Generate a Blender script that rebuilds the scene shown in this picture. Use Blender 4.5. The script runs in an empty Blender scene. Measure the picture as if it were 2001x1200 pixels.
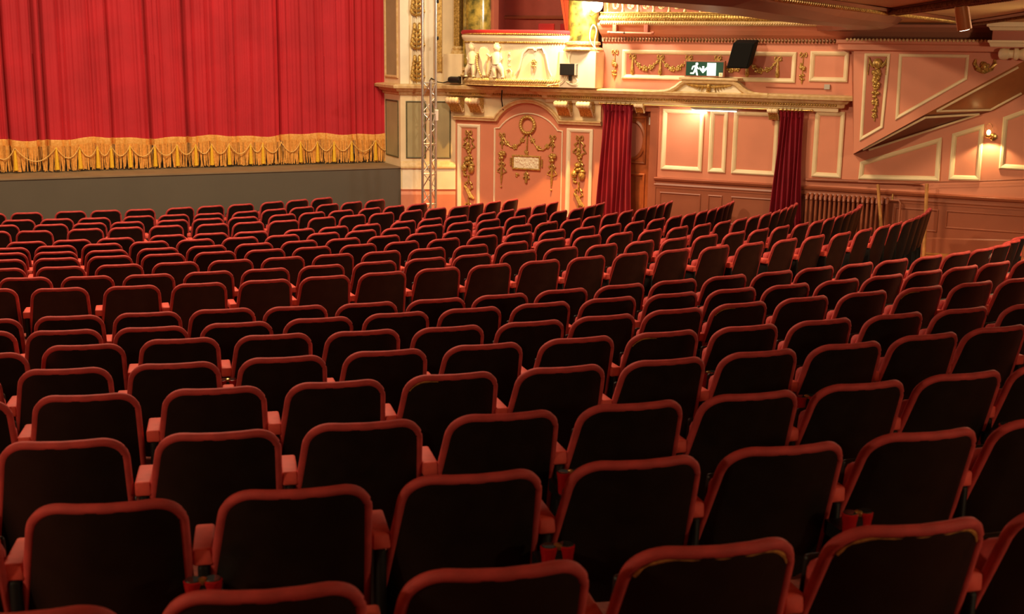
import bpy, bmesh, math, random
from mathutils import Vector, Matrix

# ------------------------------------------------------------------ camera, world, lights, exposure
scene = bpy.context.scene
COL = scene.collection
EYE = 3.45
cam_data = bpy.data.cameras.new('camera')
cam = bpy.data.objects.new('camera', cam_data)
COL.objects.link(cam)
cam_data.sensor_width = 36.0
cam_data.lens = 2362.0 / 2001.0 * 36.0
cam_data.clip_start = 0.05
cam_data.clip_end = 200
cam.location = (0, 0, EYE)
cam.rotation_euler = (Matrix.Rotation(math.radians(90 - 12.23), 4, 'X') @ Matrix.Rotation(math.radians(0.79), 4, 'Z')).to_euler()
cam_data.dof.use_dof = True
cam_data.dof.focus_distance = 16.5
cam_data.dof.aperture_fstop = 5.6
scene.camera = cam

world = bpy.data.worlds.new('world')
scene.world = world
world.use_nodes = True
bg = world.node_tree.nodes['Background']
bg.inputs[0].default_value = (1.0, 0.70, 0.45, 1)
bg.inputs[1].default_value = 0.05

scene.view_settings.view_transform = 'Standard'
scene.view_settings.look = 'None'
scene.view_settings.exposure = 0.0
scene.view_settings.gamma = 1.0
scene.view_settings.use_curve_mapping = False


def light(name, kind, loc, energy, color, target=None, size=1.0, spot=60, blend=0.5, size_y=None):
    d = bpy.data.lights.new(name, kind)
    d.energy = energy
    d.color = color
    if kind == 'AREA':
        d.size = size
        if size_y:
            d.shape = 'RECTANGLE'
            d.size_y = size_y
    elif kind == 'SPOT':
        d.spot_size = math.radians(spot)
        d.spot_blend = blend
        d.shadow_soft_size = size
    else:
        d.shadow_soft_size = size
    o = bpy.data.objects.new(name, d)
    COL.objects.link(o)
    o.location = loc
    if target is not None:
        o.rotation_euler = (Vector(target) - Vector(loc)).to_track_quat('-Z', 'Y').to_euler()
    return o


WARM = (1.0, 0.74, 0.45)
WARM2 = (1.0, 0.66, 0.34)
# auditorium ceiling lights (house lights), high above the front stalls
light('house_light', 'AREA', (-3.5, 13.5, 10.5), 1200, WARM, (-3.0, 14.5, 0), 2.2)
light('house_light', 'AREA', (-9.0, 11.0, 10.5), 700, WARM, (-8.0, 13.0, 0), 2.2)
# lanterns on the balcony front, washing the stage curtain and the side wall
light('curtain_lantern', 'SPOT', (2.0, 10.0, 7.0), 1380, (1.0, 0.78, 0.54), (-6.0, 21.0, 2.8), 0.12, 66, 0.8)
light('wall_lantern', 'SPOT', (-3.0, 9.5, 5.6), 1600, (1.0, 0.73, 0.42), (6.0, 19.2, 2.2), 0.25, 60, 0.8)
# lantern on the upper box, steep along the side wall
light('box_lantern', 'SPOT', (0.617, 19.434, 8.3), 5200, (1.0, 0.52, 0.15), (0.4, 21.7, 0.8), 0.08, 36, 0.5)
# unseen point lights added under the balcony to brighten soffit, wall and near seats
light('balcony_fill', 'POINT', (6.3, 11.2, 3.45), 300, WARM, None, 0.12)
light('balcony_fill', 'POINT', (4.5, 1.5, 3.40), 120, WARM, None, 0.12)
light('balcony_fill', 'POINT', (-3.8, 1.2, 3.40), 130, WARM, None, 0.12)

# ------------------------------------------------------------------ frames: local (u along, off towards the room, z up)
A0 = Vector((-1.09244, 22.60276)); DA = Vector((0.90862, -0.41763)); NA = Vector((-0.41763, -0.90862))
P0 = Vector((-2.10229, 22.47876)); DP = Vector((math.cos(math.radians(7)), math.sin(math.radians(7)))); NP = Vector((DP.y, -DP.x))
TH = math.radians(25)
AX = Vector((-math.sin(TH), math.cos(TH))); LT = Vector((math.cos(TH), math.sin(TH)))
FR = {'A': (A0, DA, NA), 'P': (P0, DP, NP), 'S': (P0, LT, -AX), 'R': (P0, AX, -LT),
      'W': (Vector((0, 0)), Vector((1, 0)), Vector((0, 1)))}


def w(fr, u, off, z):
    o, d, n = FR[fr]
    p = o + d * u + n * off
    return Vector((p.x, p.y, z))


FC = [0.63272, -0.13285, 0.13078, -0.01849, -0.08258, 0.05497, -0.85488, -0.00982, 0.05166, 0.03089, -0.03537, 0.25932, 0.03611, -0.0269, -0.08477, 0.00112, 0.03149, 0.00041, -0.00659, 0.00168, -0.00076]


def floor_z(x, y):
    s = (max(0.0, min(21.6, x * AX.x + y * AX.y)) - 10) / 10
    t = max(-11.0, min(12.0, x * LT.x + y * LT.y)) / 10
    k = 0
    z = 0.0
    for i in range(6):
        for j in range(6):
            if i + j <= 5:
                z += FC[k] * s ** i * t ** j
                k += 1
    return z


# ------------------------------------------------------------------ materials
def mat(name, col, rough=0.6, metal=0.0, var=0.0, scale=6.0, bump=0.0, bscale=40.0, sheen=0.0, emit=None, estr=0.0, col2=None, spec=0.5, coat=0.0):
    m = bpy.data.materials.new(name)
    m.use_nodes = True
    nt = m.node_tree
    b = nt.nodes['Principled BSDF']
    b.inputs['Base Color'].default_value = (*col, 1)
    b.inputs['Roughness'].default_value = rough
    b.inputs['Metallic'].default_value = metal
    b.inputs['Specular IOR Level'].default_value = spec
    if coat:
        b.inputs['Coat Weight'].default_value = coat
    if sheen:
        b.inputs['Sheen Weight'].default_value = sheen
        b.inputs['Sheen Roughness'].default_value = 0.4
        b.inputs['Sheen Tint'].default_value = (*[min(1, c * 1.6 + .1) for c in col], 1)
    tc = nt.nodes.new('ShaderNodeTexCoord')
    if var or col2:
        n = nt.nodes.new('ShaderNodeTexNoise')
        n.inputs['Scale'].default_value = scale
        n.inputs['Detail'].default_value = 4
        nt.links.new(tc.outputs['Object'], n.inputs['Vector'])
        mx = nt.nodes.new('ShaderNodeMix')
        mx.data_type = 'RGBA'
        c2 = col2 or tuple(max(0, c * (1 - var)) for c in col)
        c1 = col if col2 else tuple(min(1, c * (1 + var)) for c in col)
        mx.inputs[6].default_value = (*c1, 1)
        mx.inputs[7].default_value = (*c2, 1)
        rp = nt.nodes.new('ShaderNodeMapRange')
        rp.inputs[1].default_value = 0.35
        rp.inputs[2].default_value = 0.65
        nt.links.new(n.outputs[0], rp.inputs[0])
        nt.links.new(rp.outputs[0], mx.inputs[0])
        nt.links.new(mx.outputs[2], b.inputs['Base Color'])
    if bump:
        n2 = nt.nodes.new('ShaderNodeTexNoise')
        n2.inputs['Scale'].default_value = bscale
        nt.links.new(tc.outputs['Object'], n2.inputs['Vector'])
        bp = nt.nodes.new('ShaderNodeBump')
        bp.inputs['Strength'].default_value = bump
        bp.inputs['Distance'].default_value = 0.01
        nt.links.new(n2.outputs[0], bp.inputs['Height'])
        nt.links.new(bp.outputs[0], b.inputs['Normal'])
    if emit:
        b.inputs['Emission Color'].default_value = (*emit, 1)
        b.inputs['Emission Strength'].default_value = estr
    return m


M = {}
M['pink'] = mat('pink_paint', (0.68, 0.25, 0.145), 0.5, var=0.04, scale=2.0)
M['pink_deep'] = mat('terracotta_paint', (0.42, 0.115, 0.060), 0.5, var=0.05, scale=2.0)
M['dado'] = mat('dado_paint', (0.32, 0.090, 0.042), 0.42, var=0.06, scale=3.0)
M['cream'] = mat('cream_paint', (0.86, 0.70, 0.43), 0.5, var=0.06, scale=3.0)
M['ivory'] = mat('ivory_paint', (0.90, 0.80, 0.58), 0.45, var=0.04, scale=5.0)
M['cream_gold'] = mat('cream_gold_paint', (0.78, 0.58, 0.31), 0.45, col2=(0.66, 0.45, 0.19), scale=14)
M['olive'] = mat('olive_panel_paint', (0.40, 0.345, 0.18), 0.55, var=0.08, scale=2.5)
M['olive_dark'] = mat('dark_green_moulding', (0.10, 0.10, 0.05), 0.5, var=0.2, scale=30)
M['gold'] = mat('gilding', (0.72, 0.47, 0.13), 0.36, 0.45, col2=(0.34, 0.19, 0.04), scale=35, bump=0.3)
M['gold_pale'] = mat('pale_gilding', (0.80, 0.60, 0.30), 0.4, 0.25, col2=(0.55, 0.36, 0.12), scale=30, bump=0.3)
M['bead_dark'] = mat('bronze_bead', (0.30, 0.17, 0.06), 0.4, 0.3, col2=(0.12, 0.05, 0.02), scale=40)
M['curtain'] = mat('stage_velvet', (0.50, 0.014, 0.026), 0.8, var=0.12, scale=1.2, bump=0.15, bscale=120, sheen=0.35)
M['door_curtain'] = mat('crimson_velvet', (0.25, 0.002, 0.016), 0.75, var=0.12, scale=3, bump=0.15, bscale=120, sheen=0.3)
M['fringe'] = mat('bullion_fringe', (0.92, 0.48, 0.12), 0.6, col2=(0.76, 0.34, 0.06), scale=30)
M['tassel'] = mat('yellow_tassel', (0.88, 0.50, 0.02), 0.55, var=0.1, scale=40)
M['cord'] = mat('gold_cord', (0.85, 0.50, 0.13), 0.55, var=0.15, scale=60)
M['stage_front'] = mat('stage_front_paint', (0.105, 0.088, 0.062), 0.7, var=0.05, scale=1.0)
M['stage_floor'] = mat('stage_boards', (0.24, 0.17, 0.09), 0.6, var=0.1, scale=3)
M['aisle'] = mat('aisle_carpet_lit', (0.50, 0.14, 0.04), 0.5, var=0.1, scale=4)  # carpet tone with the warm orange light painted in
M['carpet'] = mat('stalls_carpet', (0.22, 0.035, 0.02), 0.95, var=0.25, scale=20, bump=0.3, bscale=300)
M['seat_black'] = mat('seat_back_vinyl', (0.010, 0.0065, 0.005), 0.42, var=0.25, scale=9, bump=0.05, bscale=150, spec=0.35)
M['seat_black_lit'] = mat('seat_back_vinyl_lit', (0.020, 0.0105, 0.0062), 0.40, var=0.25, scale=9, bump=0.05, bscale=150, spec=0.4)  # lighter copy of the seat vinyl, light painted in for the better-lit rows
M['seat_red'] = mat('seat_velvet', (0.49, 0.050, 0.045), 0.75, var=0.15, scale=14, bump=0.15, bscale=250, sheen=0.3)
M['arm_red'] = mat('arm_velvet', (0.70, 0.085, 0.06), 0.7, var=0.1, scale=14, sheen=0.3)
M['iron'] = mat('black_iron', (0.006, 0.0055, 0.005), 0.6, spec=0.25)
M['foam'] = mat('worn_foam', (0.40, 0.17, 0.03), 0.9, var=0.3, scale=60)
M['glasses_red'] = mat('opera_glasses_red', (0.42, 0.008, 0.010), 0.25, coat=0.4)
M['black_plastic'] = mat('black_plastic', (0.012, 0.012, 0.012), 0.35)
M['lens'] = mat('lens_glass', (0.03, 0.03, 0.03), 0.08, coat=1.0)
M['speaker'] = mat('speaker_grille', (0.004, 0.0035, 0.003), 0.8, spec=0.2)
M['brass'] = mat('brass', (0.70, 0.46, 0.16), 0.28, 0.9)
M['alu'] = mat('aluminium', (0.66, 0.61, 0.54), 0.34, 0.85, var=0.05)
M['marble'] = mat('green_marble', (0.07, 0.068, 0.018), 0.18, col2=(0.50, 0.36, 0.06), scale=7, coat=0.6)
M['wood'] = mat('door_varnish', (0.34, 0.085, 0.025), 0.3, var=0.25, scale=5, coat=0.3)
M['wood_pale'] = mat('pale_wood', (0.55, 0.25, 0.075), 0.45, var=0.2, scale=10)
M['glass_pink'] = mat('frosted_door_glass', (0.48, 0.17, 0.11), 0.25)
M['box_red'] = mat('box_interior_paint', (0.40, 0.075, 0.05), 0.5, var=0.05)
M['box_curtain'] = mat('box_curtain', (0.46, 0.07, 0.045), 0.8, sheen=0.3)
M['rail_velvet'] = mat('rail_velvet', (0.40, 0.015, 0.018), 0.8, sheen=0.4)
M['soffit'] = mat('soffit_paint', (0.60, 0.40, 0.14), 0.5, var=0.06, scale=1.0)
M['soffit_red'] = mat('soffit_red_paint', (0.19, 0.042, 0.018), 0.35, var=0.08, scale=1.0)
M['stair_soffit'] = mat('stair_soffit_paint', (0.40, 0.15, 0.05), 0.25, var=0.05)
M['copper'] = mat('copper_lamp', (0.66, 0.28, 0.09), 0.4, 0.15)
M['grey'] = mat('grey_plastic', (0.45, 0.42, 0.36), 0.5)
M['white'] = mat('white_paint', (0.85, 0.80, 0.72), 0.5)
M['sign_green'] = mat('sign_green', (0.004, 0.03, 0.015), 0.3, emit=(0.01, 0.13, 0.07), estr=0.22)
M['sign_white'] = mat('sign_white', (0.8, 0.9, 0.85), 0.4, emit=(0.85, 1.0, 0.93), estr=1.25)
M['lamp_glow'] = mat('lamp_glow', (1, 0.9, 0.7), 0.4, emit=(1.0, 0.86, 0.62), estr=14)
M['bulb_glow'] = mat('bulb_glow', (1, 0.8, 0.4), 0.4, emit=(1.0, 0.66, 0.25), estr=9)
M['tube_glow'] = mat('tube_glow', (1, 1, 0.9), 0.4, emit=(1.0, 0.9, 0.72), estr=6)


# ------------------------------------------------------------------ mesh builder
class MB:
    def __init__(self, fr='W'):
        self.fr = fr
        self.v = []
        self.f = []

    def add(self, vs, fs):
        k = len(self.v)
        self.v += [tuple(p) for p in vs]
        self.f += [tuple(i + k for i in f) for f in fs]
        return self

    def box(self, u0, u1, o0, o1, z0, z1):
        vs = [(u, o, z) for z in (z0, z1) for o in (o0, o1) for u in (u0, u1)]
        return self.add(vs, [(0, 1, 3, 2), (4, 6, 7, 5), (0, 4, 5, 1), (2, 3, 7, 6), (0, 2, 6, 4), (1, 5, 7, 3)])

    def prism(self, poly, o0, o1):
        """polygon in (u, z) extruded from off o0 to o1"""
        n = len(poly)
        vs = [(p[0], o0, p[1]) for p in poly] + [(p[0], o1, p[1]) for p in poly]
        fs = [tuple(range(n)), tuple(range(2 * n - 1, n - 1, -1))]
        fs += [(i, (i + 1) % n, n + (i + 1) % n, n + i) for i in range(n)]
        return self.add(vs, fs)

    def slab(self, poly, z0, z1):
        """polygon in (u, off) extruded vertically"""
        n = len(poly)
        vs = [(p[0], p[1], z0) for p in poly] + [(p[0], p[1], z1) for p in poly]
        fs = [tuple(range(n)), tuple(range(2 * n - 1, n - 1, -1))]
        fs += [(i, (i + 1) % n, n + (i + 1) % n, n + i) for i in range(n)]
        return self.add(vs, fs)

    def tube(self, path, r, n=8, closed=False, sq=1.0):
        P = [Vector(p) for p in path]
        m = len(P)
        vs, fs = [], []
        for i, p in enumerate(P):
            a = P[(i - 1) % m] if (i > 0 or closed) else P[i]
            b = P[(i + 1) % m] if (i < m - 1 or closed) else P[i]
            t = (b - a)
            if t.length < 1e-9:
                t = Vector((0, 0, 1))
            t.normalize()
            ref = Vector((0, 0, 1)) if abs(t.z) < 0.9 else Vector((0, 1, 0))
            x = t.cross(ref).normalized()
            y = x.cross(t).normalized()
            rr = r[i] if isinstance(r, (list, tuple)) else r
            for k in range(n):
                an = 2 * math.pi * k / n
                vs.append(p + x * math.cos(an) * rr + y * math.sin(an) * rr * sq)
        mm = m if closed else m - 1
        for i in range(mm):
            j = (i + 1) % m
            for k in range(n):
                l = (k + 1) % n
                fs.append((i * n + k, i * n + l, j * n + l, j * n + k))
        if not closed:
            fs.append(tuple(range(n - 1, -1, -1)))
            fs.append(tuple((m - 1) * n + k for k in range(n)))
        return self.add(vs, fs)

    def lathe(self, prof, c, n=16, axis='z'):
        vs, fs = [], []
        for r, h in prof:
            for k in range(n):
                an = 2 * math.pi * k / n
                a, b = r * math.cos(an), r * math.sin(an)
                if axis == 'z':
                    vs.append((c[0] + a, c[1] + b, c[2] + h))
                elif axis == 'u':
                    vs.append((c[0] + h, c[1] + a, c[2] + b))
                else:
                    vs.append((c[0] + a, c[1] + h, c[2] + b))
        m = len(prof)
        for i in range(m - 1):
            for k in range(n):
                l = (k + 1) % n
                fs.append((i * n + k, i * n + l, (i + 1) * n + l, (i + 1) * n + k))
        fs.append(tuple(range(n - 1, -1, -1)))
        fs.append(tuple((m - 1) * n + k for k in range(n)))
        return self.add(vs, fs)

    def ell(self, c, r, n=8, m=5, rot=None):
        if not isinstance(r, (tuple, list)):
            r = (r, r, r)
        vs = [Vector((0, 0, -r[2]))]
        for i in range(1, m):
            a = -math.pi / 2 + math.pi * i / m
            for k in range(n):
                b = 2 * math.pi * k / n
                vs.append(Vector((r[0] * math.cos(a) * math.cos(b), r[1] * math.cos(a) * math.sin(b), r[2] * math.sin(a))))
        vs.append(Vector((0, 0, r[2])))
        if rot is not None:
            vs = [rot @ p for p in vs]
        vs = [(p.x + c[0], p.y + c[1], p.z + c[2]) for p in vs]
        fs = [(0, 1 + (k + 1) % n, 1 + k) for k in range(n)]
        for i in range(m - 2):
            for k in range(n):
                l = (k + 1) % n
                fs.append((1 + i * n + k, 1 + i * n + l, 1 + (i + 1) * n + l, 1 + (i + 1) * n + k))
        e = len(vs) - 1
        fs += [(e, 1 + (m - 2) * n + k, 1 + (m - 2) * n + (k + 1) % n) for k in range(n)]
        return self.add(vs, fs)

    def moulding(self, poly, prof, closed=True):
        """sweep profile [(inset, off)] along a polygon in the wall plane (u, z), mitred"""
        n = len(poly)
        area = sum(poly[i][0] * poly[(i + 1) % n][1] - poly[(i + 1) % n][0] * poly[i][1] for i in range(n))
        sg = 1 if area > 0 else -1
        vs, fs = [], []
        for i in range(n):
            p = Vector(poly[i])
            a = Vector(poly[(i - 1) % n]) if (closed or i > 0) else None
            b = Vector(poly[(i + 1) % n]) if (closed or i < n - 1) else None
            d1 = (p - a).normalized() if a is not None else (b - p).normalized()
            d2 = (b - p).normalized() if b is not None else d1
            n1 = Vector((-d1.y, d1.x)) * sg
            n2 = Vector((-d2.y, d2.x)) * sg
            mi = (n1 + n2)
            mi = mi / max(0.2, mi.dot(n1)) if mi.length > 1e-6 else n1
            for ins, off in prof:
                q = p + mi * ins
                vs.append((q.x, off, q.y))
        k = len(prof)
        for i in range(n if closed else n - 1):
            j = (i + 1) % n
            for a in range(k - 1):
                fs.append((i * k + a, i * k + a + 1, j * k + a + 1, j * k + a))
        if not closed:
            fs.append(tuple(range(k)))
            fs.append(tuple((n - 1) * k + a for a in range(k - 1, -1, -1)))
        return self.add(vs, fs)

    def sweep_plan(self, path, prof, side=1, caps=True):
        """sweep profile [(out, z)] along plan polyline [(u, off)]; out grows to the left (side=1) or right (-1)"""
        n = len(path)
        vs, fs = [], []
        for i in range(n):
            p = Vector(path[i])
            d1 = (p - Vector(path[i - 1])).normalized() if i > 0 else (Vector(path[1]) - p).normalized()
            d2 = (Vector(path[i + 1]) - p).normalized() if i < n - 1 else d1
            n1 = Vector((-d1.y, d1.x)) * side
            n2 = Vector((-d2.y, d2.x)) * side
            mi = n1 + n2
            mi = mi / max(0.3, mi.dot(n1))
            for o, z in prof:
                q = p + mi * o
                vs.append((q.x, q.y, z))
        k = len(prof)
        for i in range(n - 1):
            for a in range(k - 1):
                fs.append((i * k + a, i * k + a + 1, (i + 1) * k + a + 1, (i + 1) * k + a))
        if caps:
            fs.append(tuple(range(k)))
            fs.append(tuple((n - 1) * k + a for a in range(k - 1, -1, -1)))
        return self.add(vs, fs)

    def mesh(self, name, material, smooth=False, origin=None):
        pts = [w(self.fr, *p) for p in self.v]
        if origin is None:
            xs = [p.x for p in pts]; ys = [p.y for p in pts]; zs = [p.z for p in pts]
            origin = Vector(((min(xs) + max(xs)) / 2, (min(ys) + max(ys)) / 2, min(zs)))
        me = bpy.data.meshes.new(name)
        me.from_pydata([p - origin for p in pts], [], self.f)
        bm = bmesh.new()
        bm.from_mesh(me)
        bmesh.ops.recalc_face_normals(bm, faces=bm.faces)
        bm.to_mesh(me)
        bm.free()
        if smooth:
            for p in me.polygons:
                p.use_smooth = True
            me.set_sharp_from_angle(angle=math.radians(50))
        me.materials.append(M[material])
        return me, origin

    def build(self, name, material, parent=None, smooth=False, bevel=0.0, kind=None):
        me, o = self.mesh(name, material, smooth)
        ob = bpy.data.objects.new(name, me)
        COL.objects.link(ob)
        if parent is not None:
            ob.parent = parent
            base = Vector(parent.location)
            if parent.parent:
                base = base + Vector(parent.parent.location)
            ob.location = o - base
        else:
            ob.location = o
        if bevel:
            b = ob.modifiers.new('bevel', 'BEVEL')
            b.width = bevel
            b.segments = 2
            b.limit_method = 'ANGLE'
        if kind:
            ob['kind'] = kind
        return ob


def tag(o, label, cat=None, group=None, kind=None):
    if label:
        o['label'] = label
    if cat:
        o['category'] = cat
    if group:
        o['group'] = group
    if kind:
        o['kind'] = kind
    return o


def thing(name, label, cat, loc, group=None):
    o = bpy.data.objects.new(name, None)
    o.empty_display_size = 0.1
    COL.objects.link(o)
    o.location = loc
    return tag(o, label, cat, group)


def smooth_path(pts, k=5):
    P = [Vector(p) for p in pts]
    out = []
    for i in range(len(P) - 1):
        p0 = P[max(0, i - 1)]; p1 = P[i]; p2 = P[i + 1]; p3 = P[min(len(P) - 1, i + 2)]
        for j in range(k):
            t = j / k
            out.append(0.5 * ((2 * p1) + (p2 - p0) * t + (2 * p0 - 5 * p1 + 4 * p2 - p3) * t * t + (3 * p1 - p0 - 3 * p2 + p3) * t ** 3))
    return out + [P[-1]]


def arc(a0, a1, n):
    return [a0 + (a1 - a0) * i / n for i in range(n + 1)]

# ================================================================== STRUCTURE
# ---- raked stalls floor
def build_floor():
    vs, fs, idx = [], [], {}
    S = [-3 + 0.6 * i for i in range(41)]
    T = [-12 + 0.75 * i for i in range(33)]
    for i, s in enumerate(S):
        for j, t in enumerate(T):
            p = AX * s + LT * t
            idx[i, j] = len(vs)
            vs.append(Vector((p.x, p.y, floor_z(p.x, p.y))))
    for i in range(len(S) - 1):
        for j in range(len(T) - 1):
            q = [vs[idx[i, j]], vs[idx[i, j + 1]], vs[idx[i + 1, j + 1]], vs[idx[i + 1, j]]]
            c = (q[0] + q[2]) / 2
            if (Vector((c.x, c.y)) - A0).dot(NA) < -0.25:
                continue
            fs.append((idx[i, j], idx[i, j + 1], idx[i + 1, j + 1], idx[i + 1, j]))
    mb = MB('W')
    mb.add(vs, fs)
    o = mb.build('floor', 'carpet', smooth=True)
    o['kind'] = 'structure'
    o['label'] = 'raked dark red carpeted floor of the stalls under the seats'
    return o


floor = build_floor()


def struct(o, label=None):
    o['kind'] = 'structure'
    if label:
        o['label'] = label
    return o


# ---- stage
stage = MB('S').box(-10.5, 0.0, -0.06, 0.0, -0.1, 1.19).build('stage_front', 'stage_front')
struct(stage, 'plain grey front of the stage below the curtain')
so = struct(MB('S').box(-10.5, 0.0, -4.0, 0.015, 1.19, 1.212).build('stage_floor', 'stage_floor'), 'narrow strip of stage floor in front of the curtain fringe')

# ---- proscenium pier
pw = [P0 + AX * 1.9, P0 + Vector((0, 0)), A0 + Vector((0, 0)), A0 - NA * 1.2, P0 + AX * 1.9 + LT * 1.2]
pier = MB('W').slab([(p.x, p.y) for p in pw], -0.1, 7.5).build('wall_proscenium', 'cream')
struct(pier, 'cream proscenium pier with olive panels right of the stage curtain')
PATH = [tuple(P0 + AX * 1.0), tuple(P0), tuple(A0), ]
MB('W').sweep_plan(PATH, [(0, 2.52), (0.03, 2.54), (0.04, 2.585), (0.09, 2.60), (0.12, 2.645), (0.17, 2.655), (0.18, 2.70), (0.14, 2.72), (0, 2.73)], -1).build('cornice', 'cream_gold', pier)
MB('W').sweep_plan([tuple(P0 + LT * 0.03 - AX * 0.002), tuple(A0)], [(0, 0.80), (0.035, 0.80), (0.035, 1.19), (0, 1.19)], -1).build('plinth', 'ivory', pier)
MB('W').sweep_plan([tuple(P0), tuple(A0)], [(0, 1.19), (0.06, 1.19), (0.06, 1.22), (0.02, 1.30), (0, 1.31)], -1).build('base_moulding', 'cream_gold', pier)
MB('W').sweep_plan([tuple(P0), tuple(A0)], [(0, -0.08), (0.05, -0.08), (0.05, 0.70), (0.03, 0.76), (0.045, 0.80), (0, 0.80)], -1).build('skirting', 'pink', pier)
FRAME = [(0, 0), (0, 0.022), (0.012, 0.03), (0.03, 0.026), (0.045, 0.012), (0.048, 0)]
SLIM = [(0, 0), (0, 0.012), (0.012, 0.018), (0.024, 0.012), (0.026, 0)]


def rect(u0, u1, z0, z1):
    return [(u0, z0), (u1, z0), (u1, z1), (u0, z1)]


def panel(fr, poly, fill, parent, frame_mat, prof=FRAME, fill_off=0.006, off=0.0):
    if fill:
        MB(fr).prism(poly, off - 0.01, off + fill_off).build('panel', fill, parent)
    MB(fr).moulding(poly, [(a, b + off) for a, b in prof]).build('panel_moulding', frame_mat, parent)


panel('R', rect(0.10, 0.80, 1.37, 2.42), 'olive', pier, 'olive_dark', SLIM)
panel('R', rect(0.10, 0.80, 2.83, 6.5), 'olive', pier, 'cream_gold', FRAME)
panel('P', rect(0.10, 0.47, 1.37, 2.42), 'olive', pier, 'olive_dark', SLIM)
panel('P', rect(0.58, 0.93, 1.37, 2.42), 'olive', pier, 'olive_dark', SLIM)
# pilaster above the cornice: raised strip with flutes
MB('P').box(0.0, 0.16, 0, 0.03, 2.73, 7.0).build('pilaster_strip', 'ivory', pier)
MB('P').box(0.44, 0.60, 0, 0.05, 2.73, 7.0).build('pilaster_strip', 'ivory', pier)
for k in range(6):
    MB('P').box(0.21 + 0.034 * k, 0.232 + 0.034 * k, 0, 0.022, 2.73, 7.0).build('flute', 'ivory', pier)
MB('P').box(0.66, 0.76, 0, 0.03, 2.95, 7.0).build('pilaster_strip', 'gold', pier)

# ---- splayed side wall (box front, door, stair wall)
wall = MB('A')
wall.box(-0.02, 2.93, -0.3, 0.0, -0.3, 2.75)
wall.box(2.93, 3.87, -0.3, 0.0, 2.44, 2.75)
wall.box(3.87, 12.6, -0.3, 0.0, -0.3, 2.75)
wall.box(2.86, 12.6, -0.3, 0.0, 2.75, 4.7)
wall = struct(wall.build('wall_side', 'pink'), 'pink side wall with cream panel mouldings and terracotta dado')
PAN = [rect(4.0, 4.725, 1.385, 2.42), rect(4.835, 5.135, 1.385, 2.42), rect(5.24, 5.995, 1.385, 2.42), rect(6.58, 7.052, 1.41, 2.47),
       [(7.33, 1.41), (8.57, 1.45), (8.555, 2.135), (7.34, 1.69)], [(8.705, 1.48), (9.17, 1.49), (9.155, 2.365), (8.70, 2.195)],
       [(9.42, 1.69), (10.6, 1.69), (10.6, 3.0), (9.41, 2.475)]]
WIDE = [(0, 0), (0, 0.03), (0.02, 0.042), (0.05, 0.032), (0.07, 0.012), (0.075, 0)]
for p in PAN:
    panel('A', p, None, wall, 'cream', WIDE)
panel('A', rect(3.235, 6.215, 2.91, 3.40), 'pink_deep', wall, 'cream', WIDE)
panel('A', rect(6.44, 7.05, 2.94, 3.42), None, wall, 'cream', WIDE)
# dado
MB('A').box(3.90, 12.6, 0, 0.02, -0.2, 1.10).build('dado', 'dado', wall)
MB('A').sweep_plan([(12.6, 0.0), (3.90, 0.0)], [(0, 1.06), (0.03, 1.07), (0.03, 1.10), (0.045, 1.12), (0.03, 1.15), (0.03, 1.18), (0.06, 1.20), (0.075, 1.235), (0.05, 1.25), (0, 1.255)], -1).build('dado_rail', 'dado', wall)
for a, b in ((4.0, 4.735), (4.86, 5.11), (5.26, 6.01), (7.93, 8.6), (8.715, 9.95), (10.1, 11.4)):
    zb = floor_z(*(A0 + DA * b)) + 0.38
    panel('A', rect(a, b, zb, 1.0), None, wall, 'dado', [(p[0], p[1] + 0.02) for p in SLIM])
mb = MB('A')
pp = [(3.9 + 8.7 * i / 20) for i in range(21)]
for i in range(20):
    z0 = floor_z(*(A0 + DA * pp[i])); z1 = floor_z(*(A0 + DA * pp[i + 1]))
    mb.add([(pp[i], 0.02, z0 - .1), (pp[i + 1], 0.02, z1 - .1), (pp[i + 1], 0.045, z1 - .1), (pp[i], 0.045, z0 - .1),
            (pp[i], 0.02, z0 + .29), (pp[i + 1], 0.02, z1 + .29), (pp[i + 1], 0.045, z1 + .27), (pp[i], 0.045, z0 + .27)],
           [(0, 1, 2, 3), (4, 5, 6, 7), (3, 2, 6, 7), (0, 1, 5, 4)])
struct(mb.build('baseboard_side', 'dado'), 'tall terracotta skirting along the side wall')

# strip over the side aisle carpet, its orange lighting painted into the colour
mb = MB('A')
pa = [6.9 + 0.3 * i for i in range(19)]
oa = [0.045, 0.5, 0.95]
vs = [(u, o, floor_z(*(A0 + DA * u + NA * o)) + 0.012) for u in pa for o in oa]
mb.add(vs, [(i * 3 + k, i * 3 + k + 1, (i + 1) * 3 + k + 1, (i + 1) * 3 + k) for i in range(18) for k in range(2)])
struct(mb.build('floor_aisle', 'aisle'), 'strip of side aisle carpet along the skirting, coloured orange as if lit')

# pink front below the box: arched recess panel, two tall panels, spandrel, cornices
def arch_path(u0, u1, zs, zp, n=14):
    """flat shoulder ends at (u0, zs),(u1, zs); peak zp"""
    c = (u0 + u1) / 2
    hw = (u1 - u0) / 2
    h = zp - zs
    R = (hw * hw + h * h) / (2 * h)
    cz = zp - R
    a = math.asin(min(1, hw / R))
    return [(c + R * math.sin(t), cz + R * math.cos(t)) for t in arc(-a, a, n)]


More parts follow.
